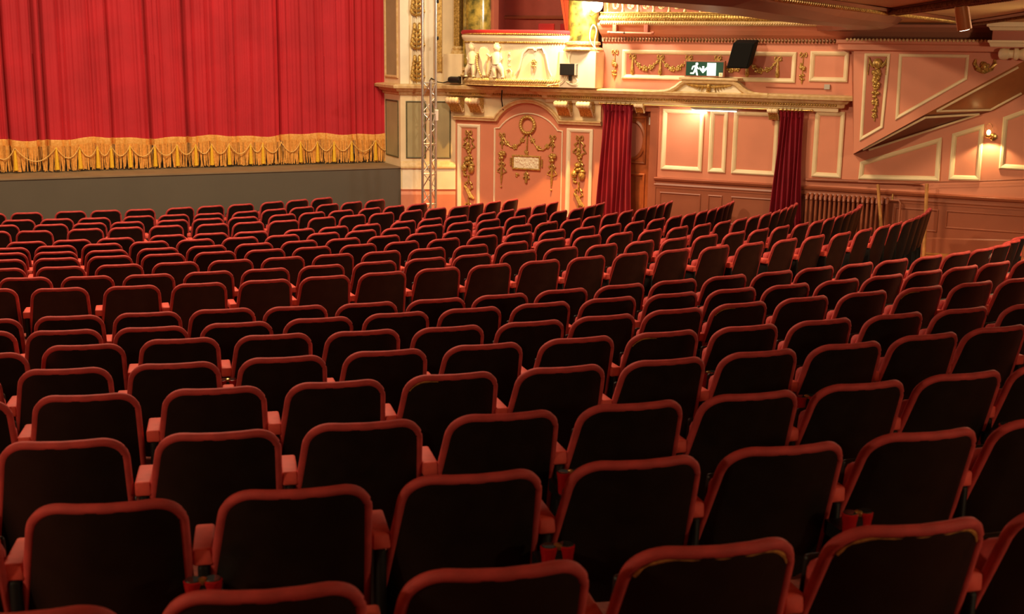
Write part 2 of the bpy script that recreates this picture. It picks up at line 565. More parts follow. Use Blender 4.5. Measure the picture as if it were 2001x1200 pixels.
ap = arch_path(0.84, 2.10, 2.14, 2.49)
MB('A').prism([(0.0, 2.60), (0.0, 2.13)] + [(0.80, 2.13)] + ap + [(2.14, 2.13), (2.88, 2.13), (2.88, 2.60)], 0, 0.05).build('spandrel', 'cream', wall)
mb = MB('A')
mb.moulding([(0.0, 2.09), (0.80, 2.09)] + arch_path(0.86, 2.08, 2.09, 2.44) + [(2.14, 2.09), (2.90, 2.09)],
            [(0.0, 0.0), (0.0, 0.07), (-0.03, 0.085), (-0.05, 0.11), (-0.07, 0.11), (-0.085, 0.04)], closed=False)
mb.build('arch_cornice', 'cream_gold', wall)
ip = arch_path(0.90, 2.06, 1.98, 2.265)
arch_poly = [(0.80, 0.15), (2.16, 0.15), (2.16, 1.97), (2.08, 1.98)] + ip[::-1] + [(0.88, 1.98), (0.80, 1.97)]
panel('A', arch_poly, None, wall, 'ivory', [(a * .6, b) for a, b in FRAME])
panel('A', rect(0.05, 0.52, 0.15, 2.015), None, wall, 'ivory', WIDE)
panel('A', rect(2.235, 2.735, 0.15, 2.02), None, wall, 'ivory', WIDE)
CORN = [(0, 2.52), (0.05, 2.54), (0.06, 2.59), (0.10, 2.60), (0.14, 2.65), (0.22, 2.66), (0.24, 2.71), (0.20, 2.73), (0, 2.74)]
MB('A').sweep_plan([(2.0, 0.06), (0.72, 0.06)], [(o * 0.55, z) for o, z in CORN], -1).build('cornice', 'cream_gold', wall)
MB('A').sweep_plan([(0.74, 0.0), (0.74, 0.10), (-0.10, 0.10)], CORN, -1).build('cornice', 'cream_gold', wall)
# entablature over the doorway with a raised centre
MB('A').sweep_plan([(7.0, 0.0), (7.0, 0.10), (1.86, 0.10), (1.86, 0.0)], CORN, -1).build('entablature', 'cream_gold', wall)
MB('A').sweep_plan([(6.9, 0.0), (6.9, 0.05), (1.9, 0.05), (1.9, 0.0)], [(0, 2.46), (0.05, 2.47), (0.05, 2.53), (0, 2.53)], -1).build('architrave', 'cream', wall)


def dentils(name, u0, u1, off, z, step, parent, mtl, r=0.016):
    mb = MB('A')
    n = int((u1 - u0) / step)
    for i in range(n):
        mb.ell((u0 + step * (i + .5), off, z), (step * .42, r, r * 1.3), 6, 4)
    return mb.build(name, mtl, parent, smooth=True)


dentils('bead_row', 1.9, 6.98, 0.165, 2.575, 0.042, wall, 'gold', 0.018)
dentils('bead_row', -0.05, 0.72, 0.165, 2.575, 0.042, wall, 'gold', 0.018)
dentils('bead_row', 0.76, 1.86, 0.10, 2.575, 0.042, wall, 'gold', 0.016)
og = [(3.9, 2.72), (4.1, 2.735), (4.2, 2.76), (4.29, 2.81), (4.36, 2.87), (4.44, 2.92), (5.28, 2.92), (5.36, 2.87), (5.43, 2.81), (5.52, 2.76), (5.62, 2.735), (5.85, 2.72)]
MB('A').prism([(3.9, 2.70)] + og + [(5.85, 2.70)], 0, 0.26).build('pediment', 'ivory', wall)
MB('A').moulding(og[::-1], [(0.0, 0.2), (-0.02, 0.31), (0.01, 0.34), (0.045, 0.33), (0.07, 0.28), (0.075, 0.2)], closed=False).build('pediment_moulding', 'cream_gold', wall)
MB('A').box(4.36, 5.36, 0.0, 0.36, 2.925, 2.965).build('sign_shelf', 'cream_gold', wall, bevel=0.008)
# bead string and cove under the upper tier
dentils('bead_row', 2.88, 9.2, 0.05, 3.575, 0.055, wall, 'bead_dark', 0.03)
MB('A').sweep_plan([(12.6, 0.0), (2.86, 0.0)], [(0, 3.53), (0.04, 3.53), (0.05, 3.61), (0.08, 3.63), (0.14, 3.66), (0.22, 3.73), (0.28, 3.80), (0.28, 3.84), (0, 3.84)], -1).build('cove', 'pink', wall)

# ---- stair enclosure hanging in front of the side wall at the right
CE = [(7.32, 1.86), (8.33, 2.50), (9.64, 3.317), (10.3, 3.60)]
BE = [(7.226, 1.80), (9.28, 2.575), (9.665, 2.821), (10.3, 3.2)]
stair = MB('A').prism([(7.20, 3.57)] + [CE[0]] + CE[1:] + [(10.3, 3.62), (7.20, 3.62)], 0.52, 0.60).build('wall_stair', 'pink')
struct(stair, 'pink stair enclosure with a slanting lower edge above the radiator')
MB('A').add([(7.06, 0.0, 3.6), (7.20, 0.6, 3.6), (7.32, 0.6, 1.86), (7.226, 0.0, 1.80)], [(0, 1, 2, 3)]).build('return', 'pink_deep', stair)
for i in range(3):
    (a, b), (c, d), (e, f), (g, h) = BE[i], BE[i + 1], CE[i + 1], CE[i]
    MB('A').add([(a, 0, b), (c, 0, d), (e, 0.58, f), (g, 0.58, h), (a, 0, b + .06), (c, 0, d + .06), (e, 0.55, f + .06), (g, 0.55, h + .06)],
                [(0, 1, 2, 3), (4, 5, 6, 7), (0, 1, 5, 4), (3, 2, 6, 7)]).build('soffit_panel', 'soffit_red' if i < 1 else 'stair_soffit', stair)


def lerp3(i, s, v):
    a = BE[i][0] + (BE[i + 1][0] - BE[i][0]) * s
    b = BE[i][1] + (BE[i + 1][1] - BE[i][1]) * s
    c = CE[i][0] + (CE[i + 1][0] - CE[i][0]) * s
    d = CE[i][1] + (CE[i + 1][1] - CE[i][1]) * s
    return (a + (c - a) * v, 0.58 * v, b + (d - b) * v - 0.012)


for pts in ([lerp3(0, .12, .12), lerp3(0, .94, .10)], [lerp3(0, .12, .88), lerp3(0, .94, .92)], [lerp3(0, .94, .10), lerp3(0, .94, .92)],
            [lerp3(1, .08, .10), lerp3(1, .95, .10)], [lerp3(1, .08, .93), lerp3(1, .95, .93)], [lerp3(1, .08, .10), lerp3(1, .08, .93)]):
    MB('A').tube(pts, 0.018, 6).build('soffit_moulding', 'cream', stair)
panel('A', [(7.40, 2.06), (7.735, 2.28), (7.76, 3.40), (7.38, 3.40)], 'pink_deep', stair, 'cream', FRAME, off=0.60)
panel('A', [(7.91, 2.40), (8.892, 3.04), (8.89, 3.40), (7.887, 3.40)], None, stair, 'cream', FRAME, off=0.60)
MB('A').sweep_plan([(10.3, 0.60), (7.10, 0.60), (7.05, 0.0)], [(0, 3.43), (0.05, 3.44), (0.12, 3.45), (0.12, 3.53), (0.15, 3.55), (0.15, 3.60), (0, 3.61)], -1).build('beam', 'pink', stair)
dentils('bead_row', 7.1, 9.3, 0.76, 3.60, 0.055, stair, 'cream_gold', 0.02)

# ---- balcony underside (horseshoe tier overhead)
E = [(-12, -1.0), (-8, 1.6), (-5, 3.4), (-2.6, 4.9), (-0.6, 6.6), (1.1, 8.9), (2.0, 11.1), (2.7, 12.9), (3.4, 14.4), (4.1, 15.7), (4.55, 17.0), (4.7, 18.4), (4.75, 19.55)]
back = [tuple(A0 + DA * 12.6 + NA * 0.0), (14, 4), (12, -6), (-12, -6)]
ceil = MB('W').slab(E + [tuple(A0 + DA * 6.5 + NA * 0.0)] + back, 3.86, 4.75).build('ceiling', 'soffit')
struct(ceil, 'tan underside of the balcony with gilded bead ribs')
MB('W').sweep_plan(E, [(0.0, 3.86), (-0.02, 3.80), (0.0, 3.73), (0.45, 3.73), (0.62, 3.78), (0.70, 3.86)], -1).build('edge_band', 'soffit_red', ceil)


def bead_line(pts, r, step, mtl, parent):
    mb = MB('W')
    for a, b in zip(pts[:-1], pts[1:]):
        a = Vector(a); b = Vector(b)
        n = max(1, int((b - a).length / step))
        for i in range(n):
            mb.ell(a.lerp(b, (i + .5) / n), r, 6, 4)
    return mb.build('bead_rib', mtl, parent, smooth=True)


def rib(pts, mtl, double=False):
    mb = MB('W')
    pp = [(p[0], p[1], 3.85) for p in pts]
    mb.tube(pp, 0.06, 6, sq=0.5)
    mb.build('rib', 'soffit_red', ceil)
    bead_line([(p[0] - (.05 if double else 0), p[1], 3.815) for p in pts], 0.026, 0.062, mtl, ceil)
    if double:
        bead_line([(p[0] + .05, p[1], 3.815) for p in pts], 0.026, 0.062, mtl, ceil)


rib([(1.2, 7.6), (2.0, 9.4), (2.9, 11.0), (3.8, 12.6), (5.0, 14.7), (6.2, 16.9)], 'gold')
rib([(3.8, 12.6), (3.6, 10.8), (3.35, 8.6), (3.0, 6.6)], 'bead_dark', True)
rib([(6.2, 16.9), (5.7, 14.6), (5.1, 12.0), (4.6, 9.8)], 'bead_dark')

# ================================================================== STAGE CURTAIN
rng = random.Random(7)
UC = -0.95            # curtain plane: off (upstage of the stage lip)


def make_pleats():
    cuts = [-9.6]
    while cuts[-1] < 0.35:
        cuts.append(cuts[-1] + rng.choice([0.09, 0.13, 0.17, 0.22, 0.28]))
    amp = [rng.uniform(0.025, 0.06) for _ in cuts]
    ph = [rng.uniform(-0.03, 0.03) for _ in cuts]
    return cuts, amp, ph


CUTS, AMP, PHS = make_pleats()
DEEP = [-6.642, -6.179, -6.041, -4.338, -3.679, -4.981, -2.006]


def pleat(u, z=3.0):
    u = u + 0.012 * math.sin(z * 0.7 + u * 2)
    off = 0.0
    for i in range(len(CUTS) - 1):
        if CUTS[i] <= u < CUTS[i + 1]:
            t = (u - CUTS[i]) / (CUTS[i + 1] - CUTS[i])
            off = AMP[i] * (math.sin(math.pi * t) ** 0.6) + PHS[i] + (PHS[i + 1] - PHS[i]) * t
            break
    for d in DEEP:
        off -= 0.16 * math.exp(-((u - d) / 0.022) ** 2)
    fine = 0.010 * math.sin(u * 47 + 3 * math.sin(u * 2.7)) * (0.4 + 0.6 * math.sin(u * 3.7) ** 2) + 0.006 * math.sin(u * 83 + 2 * math.sin(u * 5))
    return off + fine + 0.02 * math.sin(u * 5.1) + 0.02 * math.sin(u * 1.9 + 1)


def strip(fr, us, zs, fn):
    mb = MB(fr)
    n, m = len(us), len(zs)
    vs = [(u, fn(u, z), z) for z in zs for u in us]
    fs = [(j * n + i, j * n + i + 1, (j + 1) * n + i + 1, (j + 1) * n + i) for j in range(m - 1) for i in range(n - 1)]
    return mb.add(vs, fs)


cu = thing('stage_curtain', 'tall red velvet stage curtain with gold bullion fringe closing the stage', 'curtain', w('S', -4.5, UC, 1.212))
us = [-9.6 + 0.0125 * i for i in range(798)]
strip('S', us, [1.66, 2.2, 3.2, 4.4, 5.6, 7.2], lambda u, z: UC + pleat(u, z)).build('drape', 'curtain', cu, smooth=True)
us2 = [-9.6 + 0.025 * i for i in range(399)]
wob = lambda u: 0.018 * math.sin(u * 3.3) + 0.012 * math.sin(u * 9.1)
mb = MB('S')
hd = [(-0.0, 0.0), (0.012, 0.0), (0.02, 0.03), (0.014, 0.06), (0.02, 0.09), (0.012, 0.115), (0.0, 0.115)]
n, k = len(us2), len(hd)
vs = [(u, UC + pleat(u, 1.7) + 0.01 + o, 1.655 + h + wob(u)) for u in us2 for o, h in hd]
mb.add(vs, [(i * k + a, (i + 1) * k + a, (i + 1) * k + a + 1, i * k + a + 1) for i in range(n - 1) for a in range(k - 1)])
mb.build('fringe_heading', 'fringe', cu, smooth=True)
# bullion strands (uncountable)
mb = MB('S')
u = -9.55
while u < 0.32:
    o = UC + pleat(u, 1.7) + 0.018
    sway = rng.uniform(-0.035, 0.035)
    zb = 1.225 + abs(rng.gauss(0, 0.022))
    r = rng.uniform(0.008, 0.0115)
    mb.tube([(u, o, 1.67 + wob(u)), (u + sway * .15, o + 0.004, 1.50), (u + sway * .5, o + 0.01, 1.35), (u + sway, o + rng.uniform(0, .03), zb)], r, 4)
    u += rng.uniform(0.013, 0.021)
mb.build('fringe_strands', 'fringe', cu, kind='stuff')
TS = [-7.35, -6.95, -6.581, -5.927, -5.544, -5.249, -5.019, -4.708, -4.28, -3.898, -3.574, -3.292, -2.979, -2.587, -2.364, -2.001, -1.639, -1.316, -1.018, -0.667, -0.188, 0.2]
for i, u in enumerate(TS):
    o = UC + pleat(u, 1.7) + 0.05
    mb = MB('S')
    mb.lathe([(0.004, 0.0), (0.012, -0.01), (0.017, -0.03), (0.013, -0.055), (0.02, -0.07), (0.026, -0.15), (0.033, -0.27), (0.038, -0.385), (0.03, -0.39)], (u, o, 1.645), 8)
    mb.build('tassel', 'tassel', cu, smooth=True)
    if i + 1 < len(TS):
        v = TS[i + 1]
        pts = []
        for j in range(11):
            t = j / 10
            x = u + (v - u) * t
            pts.append((x, UC + 0.05 + max(pleat(x, 1.7), 0.5 * (pleat(u) + pleat(v))), 1.64 - 4 * t * (1 - t) * (0.13 + 0.16 * abs(v - u))))
        MB('S').tube(pts, 0.0095, 6).build('swag_cord', 'cord', cu, smooth=True)

# ================================================================== DOOR CURTAINS, ROD, DOOR
def drape(name, label, u0t, u1t, u0b, u1b, z0, z1, off, folds, seed):
    r = random.Random(seed)
    ph = [r.uniform(-.6, .6) for _ in range(folds + 2)]
    t = thing(name, label, 'curtain', w('A', (u0b + u1b) / 2, off, z0))
    N, K = folds * 8, 12
    vs = []
    for j in range(K + 1):
        s = j / K
        z = z1 + (z0 - z1) * s
        a = u0t + (u0b - u0t) * s ** 1.15
        b = u1t + (u1b - u1t) * s ** 1.15
        for i in range(N + 1):
            x = i / N
            f = x * folds
            am = 0.035 + 0.03 * s
            sh = 0.06 * math.sin(3.1 * s + ph[int(f)])
            vs.append((a + (b - a) * x + 0.01 * math.sin(6 * s + x * 9), off + am * math.sin(2 * math.pi * (f + sh)) + 0.015 * math.sin(f * 2.3 + 4 * s), z))
    fs = [(j * (N + 1) + i, j * (N + 1) + i + 1, (j + 1) * (N + 1) + i + 1, (j + 1) * (N + 1) + i) for j in range(K) for i in range(N)]
    MB('A').add(vs, fs).build('drape', 'door_curtain', t, smooth=True)
    # gathered heading with rings
    vs = []
    for j, (z, am) in enumerate(((z1 - 0.09, 0.035), (z1 - 0.03, 0.05), (z1 + 0.02, 0.045))):
        for i in range(N + 1):
            x = i / N
            vs.append((u0t - 0.01 + (u1t - u0t + 0.02) * x, off + 0.008 + am * math.sin(2 * math.pi * x * folds + 0.6 * j), z + 0.012 * math.sin(x * 40)))
    fs = [(j * (N + 1) + i, j * (N + 1) + i + 1, (j + 1) * (N + 1) + i + 1, (j + 1) * (N + 1) + i) for j in range(2) for i in range(N)]
    MB('A').add(vs, fs).build('gathered_heading', 'door_curtain', t, smooth=True)
    for i in range(6):
        x = u0t + (u1t - u0t) * (i + .5) / 6
        MB('A').tube([(x, off + 0.03 * math.cos(q), z1 + 0.03 + 0.03 * math.sin(q)) for q in arc(0, 2 * math.pi, 12)[:-1]], 0.006, 5, closed=True).build('ring', 'brass', t, smooth=True)
    return t


zf1 = floor_z(*(A0 + DA * 3.2 + NA * .15)); zf2 = floor_z(*(A0 + DA * 6.3 + NA * .15))
drape('door_curtain', 'crimson velvet curtain hanging beside the open wooden door', 2.98, 3.50, 2.86, 3.54, zf1 + 0.03, 2.45, 0.17, 7, 3)
drape('door_curtain', 'crimson velvet curtain hanging between the wall panels and the radiator', 6.05, 6.42, 5.93, 6.50, zf2 + 0.03, 2.45, 0.17, 6, 5)
rod = thing('curtain_rod', 'thin brass rod carrying the two crimson curtains under the cornice', 'curtain rod', w('A', 4.7, 0.17, 2.44))
MB('A').tube([(2.9, 0.17, 2.48), (6.55, 0.17, 2.48)], 0.011, 8).build('pole', 'brass', rod, smooth=True)
for u in (2.9, 6.55):
    MB('A').ell((u, 0.17, 2.48), 0.024, 8, 6).build('finial', 'brass', rod, smooth=True)
for u in (2.93, 4.2, 5.4, 6.52):
    MB('A').tube([(u, 0.0, 2.50), (u, 0.17, 2.48)], 0.007, 6).build('bracket', 'brass', rod)

door = thing('door_1', 'varnished wooden door with an oval glass panel behind the crimson curtain', None, w('A', 3.4, -0.12, zf1))
door['kind'] = 'structure'
MB('A').box(2.95, 3.78, -0.16, -0.11, zf1, 2.36).build('leaf', 'wood', door, bevel=0.004)
ovl = [(3.42 + 0.22 * math.cos(q), 1.86 + 0.32 * math.sin(q)) for q in arc(0, 2 * math.pi, 28)[:-1]]
MB('A').prism(ovl, -0.12, -0.10).build('glass', 'glass_pink', door)
MB('A').moulding(ovl, [(-0.035, -0.11), (-0.035, -0.085), (0.0, -0.075), (0.02, -0.09), (0.02, -0.11)]).build('oval_moulding', 'wood', door, smooth=True)
panel('A', rect(3.08, 3.68, 1.45, 2.27), None, door, 'wood', [(a, b - 0.11) for a, b in FRAME])
panel('A', rect(3.08, 3.68, 0.35, 1.28), None, door, 'wood', [(a, b - 0.11) for a, b in FRAME])
MB('A').box(3.72, 3.755, -0.11, -0.09, 2.13, 2.26).build('hinge', 'white', door)
MB('A').box(3.78, 3.93, -0.30, 0.035, zf1 - 0.05, 2.44).build('jamb', 'dado', door, bevel=0.01)
MB('A').box(2.9, 3.93, -0.30, 0.03, 2.36, 2.45).build('lintel', 'dado', door, bevel=0.01)
MB('A').box(2.90, 2.95, -0.30, 0.02, zf1 - 0.05, 2.45).build('jamb', 'dado', door, bevel=0.01)

# light strip under the pediment
t = thing('strip_light', 'thin bright strip light under the cornice above the wall panels', 'light', w('A', 4.95, 0.10, 2.43))
MB('A').box(4.52, 5.32, 0.085, 0.125, 2.43, 2.465).build('housing', 'grey', t)
MB('A').tube([(4.54, 0.105, 2.422), (5.30, 0.105, 2.422)], 0.010, 8).build('tube', 'tube_glow', t, smooth=True)
light('strip_glow', 'AREA', w('A', 4.55, 0.26, 2.40), 9, (1, 0.80, 0.56), w('A', 4.2, 0.0, 1.7), 0.8, size_y=0.06)

# ================================================================== PRIVATE BOX
BOXC = 1.37


def bow(u):
    """how far the box front stands out from the wall at u"""
    t = (u - 0.30) / 2.14
    t = max(0.0, min(1.0, t))
    return 0.16 + 0.40 * (math.sin(math.pi * t) ** 0.55)


box = thing('opera_box', 'white bowed opera box front with cherub reliefs and red velvet rail', 'opera box', w('A', BOXC, 0.3, 2.74))
bp = [(0.30, 0.0)] + [(0.30 + 2.14 * t, bow(0.30 + 2.14 * t)) for t in arc(0, 1, 26)] + [(2.44, 0.0)]
bp = bp[::-1]
MB('A').sweep_plan(bp, [(-0.06, 2.74), (0.02, 2.74), (0.05, 2.79), (0.03, 2.81), (0.0, 2.87), (-0.06, 2.87)], -1).build('base_moulding', 'gold_pale', box, smooth=True)
MB('A').sweep_plan(bp, [(-0.05, 2.87), (-0.02, 2.87), (0.0, 3.1), (0.035, 3.49), (-0.05, 3.49)], -1).build('parapet', 'ivory', box, smooth=True)
MB('A').sweep_plan(bp, [(0.0, 3.49), (0.045, 3.49), (0.05, 3.52), (0.075, 3.55), (0.09, 3.60), (0.075, 3.625), (-0.04, 3.625)], -1).build('cornice', 'ivory', box, smooth=True)
MB('A').sweep_plan(bp, [(-0.10, 3.625), (0.085, 3.625), (0.10, 3.66), (0.08, 3.70), (-0.08, 3.71), (-0.12, 3.68)], -1).build('velvet_rail', 'rail_velvet', box, smooth=True)
MB('A').slab([(0.30, -0.05)] + bp[::-1][1:-1] + [(2.44, -0.05)], 2.80, 2.86).build('floor_slab', 'box_red', box)


def bow_row(name, z, out, step, r, mtl, tilt=0.0):
    mb = MB('A')
    m = int(2.4 / step)
    for i in range(m):
        uu = 0.32 + 2.10 * (i + .5) / m
        mb.ell((uu, bow(uu) + out, z), (step * .55, r * .7, r), 6, 4, Matrix.Rotation(tilt, 3, 'Y'))
    return mb.build(name, mtl, box, smooth=True)


bow_row('leaf_torus', 2.835, 0.03, 0.045, 0.055, 'gold_pale', 0.7)
bow_row('bead_row', 3.635, 0.095, 0.04, 0.018, 'gold')
bow_row('bead_row', 3.495, 0.055, 0.045, 0.018, 'gold')
bow_row('bead_row', 2.75, 0.045, 0.032, 0.012, 'gold_pale')


def relief_limb(mb, pts, rs):
    mb.tube([(u, bow(u) + 0.005 + o, z) for u, o, z in pts], rs, 8)


def cherub(label_side, u, flip):
    f = flip
    mb = MB('A')
    o = lambda x: bow(x) + 0.02
    mb.ell((u, o(u) + 0.035, 3.395), (0.066, 0.06, 0.072), 10, 7)          # head
    for dx, dz in ((-.04, .04), (0, .06), (.04, .04), (-.05, .0), (.05, .0), (.02, .065), (-.02, .065)):
        mb.ell((u + dx, o(u) + 0.03, 3.40 + dz), 0.028, 6, 4)               # curls
    mb.ell((u, o(u) + 0.085, 3.385), (0.010, 0.012, 0.014), 6, 4)          # nose
    mb.tube([(u, o(u) + .02, 3.34), (u + .01 * f, o(u) + .03, 3.28), (u + .015 * f, o(u) + .035, 3.19), (u + .01 * f, o(u) + .03, 3.12)], [0.04, 0.082, 0.076, 0.08], 10)   # torso
    mb.tube([(u + .05 * f, o(u) + .03, 3.30), (u + .12 * f, o(u) + .05, 3.24), (u + .19 * f, o(u) + .04, 3.29)], [0.03, 0.027, 0.022], 8)    # arm to the shield
    mb.tube([(u - .05 * f, o(u) + .02, 3.30), (u - .09 * f, o(u) + .03, 3.22), (u - .04 * f, o(u) + .05, 3.14)], [0.03, 0.026, 0.02], 8)
    mb.tube([(u + .03 * f, o(u) + .02, 3.12), (u + .05 * f, o(u) + .05, 3.02), (u + .03 * f, o(u) + .03, 2.90)], [0.062, 0.05, 0.03], 8)
    mb.tube([(u - .02 * f, o(u) + .02, 3.12), (u - .09 * f, o(u) + .035, 3.01), (u - .13 * f, o(u) + .02, 2.90)], [0.062, 0.05, 0.03], 8)
    mb.ell((u + .045 * f, o(u) + .04, 2.895), (0.04, 0.03, 0.018), 7, 4)
    mb.ell((u - .115 * f, o(u) + .03, 2.895), (0.04, 0.03, 0.018), 7, 4)
    ob = mb.build('cherub_relief', 'ivory', box, smooth=True)
    ob['label'] = label_side


cherub('plaster cherub at the left of the shield', 0.55, 1)
cherub('plaster cherub striding at the right of the shield', 1.12, -1)
# shield between the cherubs
mb = MB('A')
sh = [(0.84 + x, z) for x, z in ((0, 3.42), (0.075, 3.40), (0.115, 3.33), (0.10, 3.25), (0.055, 3.14), (0.03, 2.98), (0.045, 2.91), (0, 2.90), (-0.045, 2.91), (-0.03, 2.98), (-0.055, 3.14), (-0.10, 3.25), (-0.115, 3.33), (-0.075, 3.40))]
mb.prism(sh, bow(0.84) + 0.0, bow(0.84) + 0.06)
mb.build('shield_relief', 'ivory', box, bevel=0.02)
mb = MB('A')
for s in (-1, 1):
    for i in range(12):
        t = i / 11
        mb.ell((0.84 + s * (0.14 + 0.03 * math.sin(3 * t) - 0.08 * t * t), bow(0.84) + 0.02, 3.30 - 0.40 * t), (0.02, 0.015, 0.026), 6, 4, Matrix.Rotation(s * .6, 3, 'Y'))
mb.build('palm_relief', 'gold_pale', box, smooth=True)
# horseshoe medallion with a flower
mb = MB('A')
pts = [(1.47, 2.93), (1.53, 3.05), (1.57, 3.2), (1.61, 3.32), (1.70, 3.40), (1.79, 3.40), (1.82, 3.36)]
mb.tube([(u, bow(u) + 0.03, z) for u, z in pts], 0.022, 7)
pts = [(2.10, 2.93), (2.05, 3.05), (2.02, 3.2), (1.99, 3.32), (1.93, 3.40), (1.86, 3.40), (1.83, 3.36)]
mb.tube([(u, bow(u) + 0.03, z) for u, z in pts], 0.022, 7)
mb.build('medallion_relief', 'ivory', box, smooth=True)


def rosette(mb, c, r, seed=0, n=6):
    rr = random.Random(seed)
    a0 = rr.uniform(0, 1)
    for i in range(n):
        a = a0 + 2 * math.pi * i / n
        mb.ell((c[0] + r * .62 * math.cos(a), c[1] + r * .25, c[2] + r * .62 * math.sin(a)), (r * .42, r * .3, r * .42), 6, 4)
    mb.ell((c[0], c[1] + r * .45, c[2]), (r * .38, r * .38, r * .38), 6, 4)


mb = MB('A')
rosette(mb, (1.81, bow(1.81) + 0.02, 3.17), 0.055, 1)
rosette(mb, (1.80, bow(1.81) + 0.02, 3.10), 0.045, 2)
mb.tube([(1.81, bow(1.81) + .02, 3.05), (1.80, bow(1.81) + .02, 2.98)], [0.02, 0.006], 6)
mb.build('flower_relief', 'gold_pale', box, smooth=True)
mb = MB('A')
for z in (3.30, 3.20, 3.10):
    rosette(mb, (1.35, bow(1.35) + 0.015, z), 0.028, int(z * 10), 4)
mb.tube([(1.30, bow(1.3) + .03, 3.02), (1.36, bow(1.35) + .03, 3.04), (1.41, bow(1.4) + .03, 3.00), (1.40, bow(1.4) + .03, 2.95)], 0.016, 6)
mb.build('scroll_relief', 'ivory', box, smooth=True)

# box interior behind the parapet
bi = MB('A')
bi.box(0.30, 2.44, -1.5, -1.42, 2.8, 5.2)
bi.box(0.24, 0.32, -1.5, -0.05, 2.8, 5.2)
bi.box(2.42, 2.5, -1.5, -0.05, 2.8, 5.2)
bi.box(0.30, 2.44, -1.5, -0.05, 2.76, 2.80)
bi = struct(bi.build('wall_box', 'box_red'), 'dull red inside walls of the opera box')
MB('A').sweep_plan([(2.42, -1.42), (0.32, -1.42)], [(0, 3.93), (0.04, 3.94), (0.05, 3.98), (0, 4.0)], -1).build('rail_moulding', 'dado', bi)
MB('A').box(0.66, 0.74, -0.25, -0.05, 2.8, 5.2).build('opening_post', 'pink_deep', bi)
# dark chair backs inside the box
for i, u in enumerate((1.55, 1.98)):
    t = thing('box_chair', ('dark upholstered chair back seen over the red velvet box rail' if i == 0 else 'dark chair back inside the box beside its red curtain'), 'chair', w('A', u, -0.55, 2.80), 'chairs inside the opera box')
    MB('A').box(u - .16, u + .16, -0.60, -0.55, 3.35, 3.84).build('backrest', 'rail_velvet', t, bevel=0.02)
    MB('A').box(u - .18, u + .18, -0.58, -0.2, 3.20, 3.28).build('seat', 'rail_velvet', t, bevel=0.02)
    for a in (-.15, .15):
        for b in (-.57, -.23):
            MB('A').box(u + a - .015, u + a + .015, b - .015, b + .015, 2.80, 3.20).build('leg', 'iron', t)
# box side curtain, tied
t = thing('box_curtain', 'dull red curtain gathered at the right side of the opera box', 'curtain', w('A', 2.2, -0.1, 3.72))
vs = []
for j in range(9):
    s = j / 8
    z = 5.0 - 1.28 * s
    a = 1.80 + 0.30 * s ** .8; b = 2.30 - 0.05 * s
    for i in range(33):
        x = i / 32
        vs.append((a + (b - a) * x, -0.12 + 0.04 * (1 - .5 * s) * math.sin(x * 26), z))
MB('A').add(vs, [(j * 33 + i, j * 33 + i + 1, (j + 1) * 33 + i + 1, (j + 1) * 33 + i) for j in range(8) for i in range(32)]).build('drape', 'box_curtain', t, smooth=True)

# columns
def column(u, off, r, z0, label, base=True):
    t = thing('marble_column', label, 'column', w('A', u, off, z0))
    MB('A').lathe([(r, 0.0 if not base else 0.16), (r * .97, 2.6)], (u, off, z0), 24).build('shaft', 'marble', t, smooth=True)
    if base:
        MB('A').lathe([(r * 1.28, 0), (r * 1.32, 0.03), (r * 1.22, 0.06), (r * 1.05, 0.075), (r * 1.02, 0.10), (r * 1.16, 0.115), (r * 1.14, 0.15), (r * 1.0, 0.17)], (u, off, z0), 24).build('base', 'gold_pale', t, smooth=True)
    return t


column(2.56, 0.16, 0.27, 3.36, 'green marble column with gilt base right of the opera box')
column(0.44, 0.02, 0.26, 2.88, 'green marble column behind the left end of the opera box')
t = MB('A').box(2.22, 2.90, 0.0, 0.42, 2.74, 3.36).build('pedestal', 'ivory', bevel=0.012)
tag(t, 'plain cream pedestal block under the right marble column', 'pedestal')
t = MB('A').box(-0.10, 0.28, 0.0, 0.30, 2.74, 3.28).build('pedestal', 'cream', bevel=0.012)
tag(t, 'plain cream block left of the opera box above the cornice', 'pedestal')
t = thing('gilt_frame', 'gilt moulded frame edge left of the opera box column', 'frame', w('A', 0.08, 0.15, 3.28))
MB('A').box(0.02, 0.14, 0.02, 0.14, 3.42, 6.0).build('upright', 'gold', t, bevel=0.02)
MB('A').lathe([(0.12, 0), (0.12, 0.04), (0.08, 0.07), (0.10, 0.10), (0.075, 0.14)], (0.09, 0.10, 3.28), 14).build('foot', 'gold_pale', t, smooth=True)
MB('A').box(-0.3, 0.30, -0.4, -0.1, 2.74, 6.5).build('wall_pier', 'cream')['kind'] = 'structure'

# lamp by the column (over-bright globe on a bracket)
t = thing('bracket_lamp', 'glaring white globe lamp on the right marble column', 'lamp', w('A', 2.92, 0.42, 3.95))
MB('A').ell((2.90, 0.46, 4.14), (0.11, 0.11, 0.13), 16, 10).build('globe', 'lamp_glow', t, smooth=True)
MB('A').tube([(2.72, 0.34, 3.98), (2.82, 0.42, 3.95), (2.90, 0.46, 4.01)], 0.012, 8).build('arm', 'brass', t, smooth=True)
light('bracket_lamp_light', 'POINT', w('A', 2.84, 0.72, 4.12), 150, (1.0, 0.90, 0.74), None, 0.10)

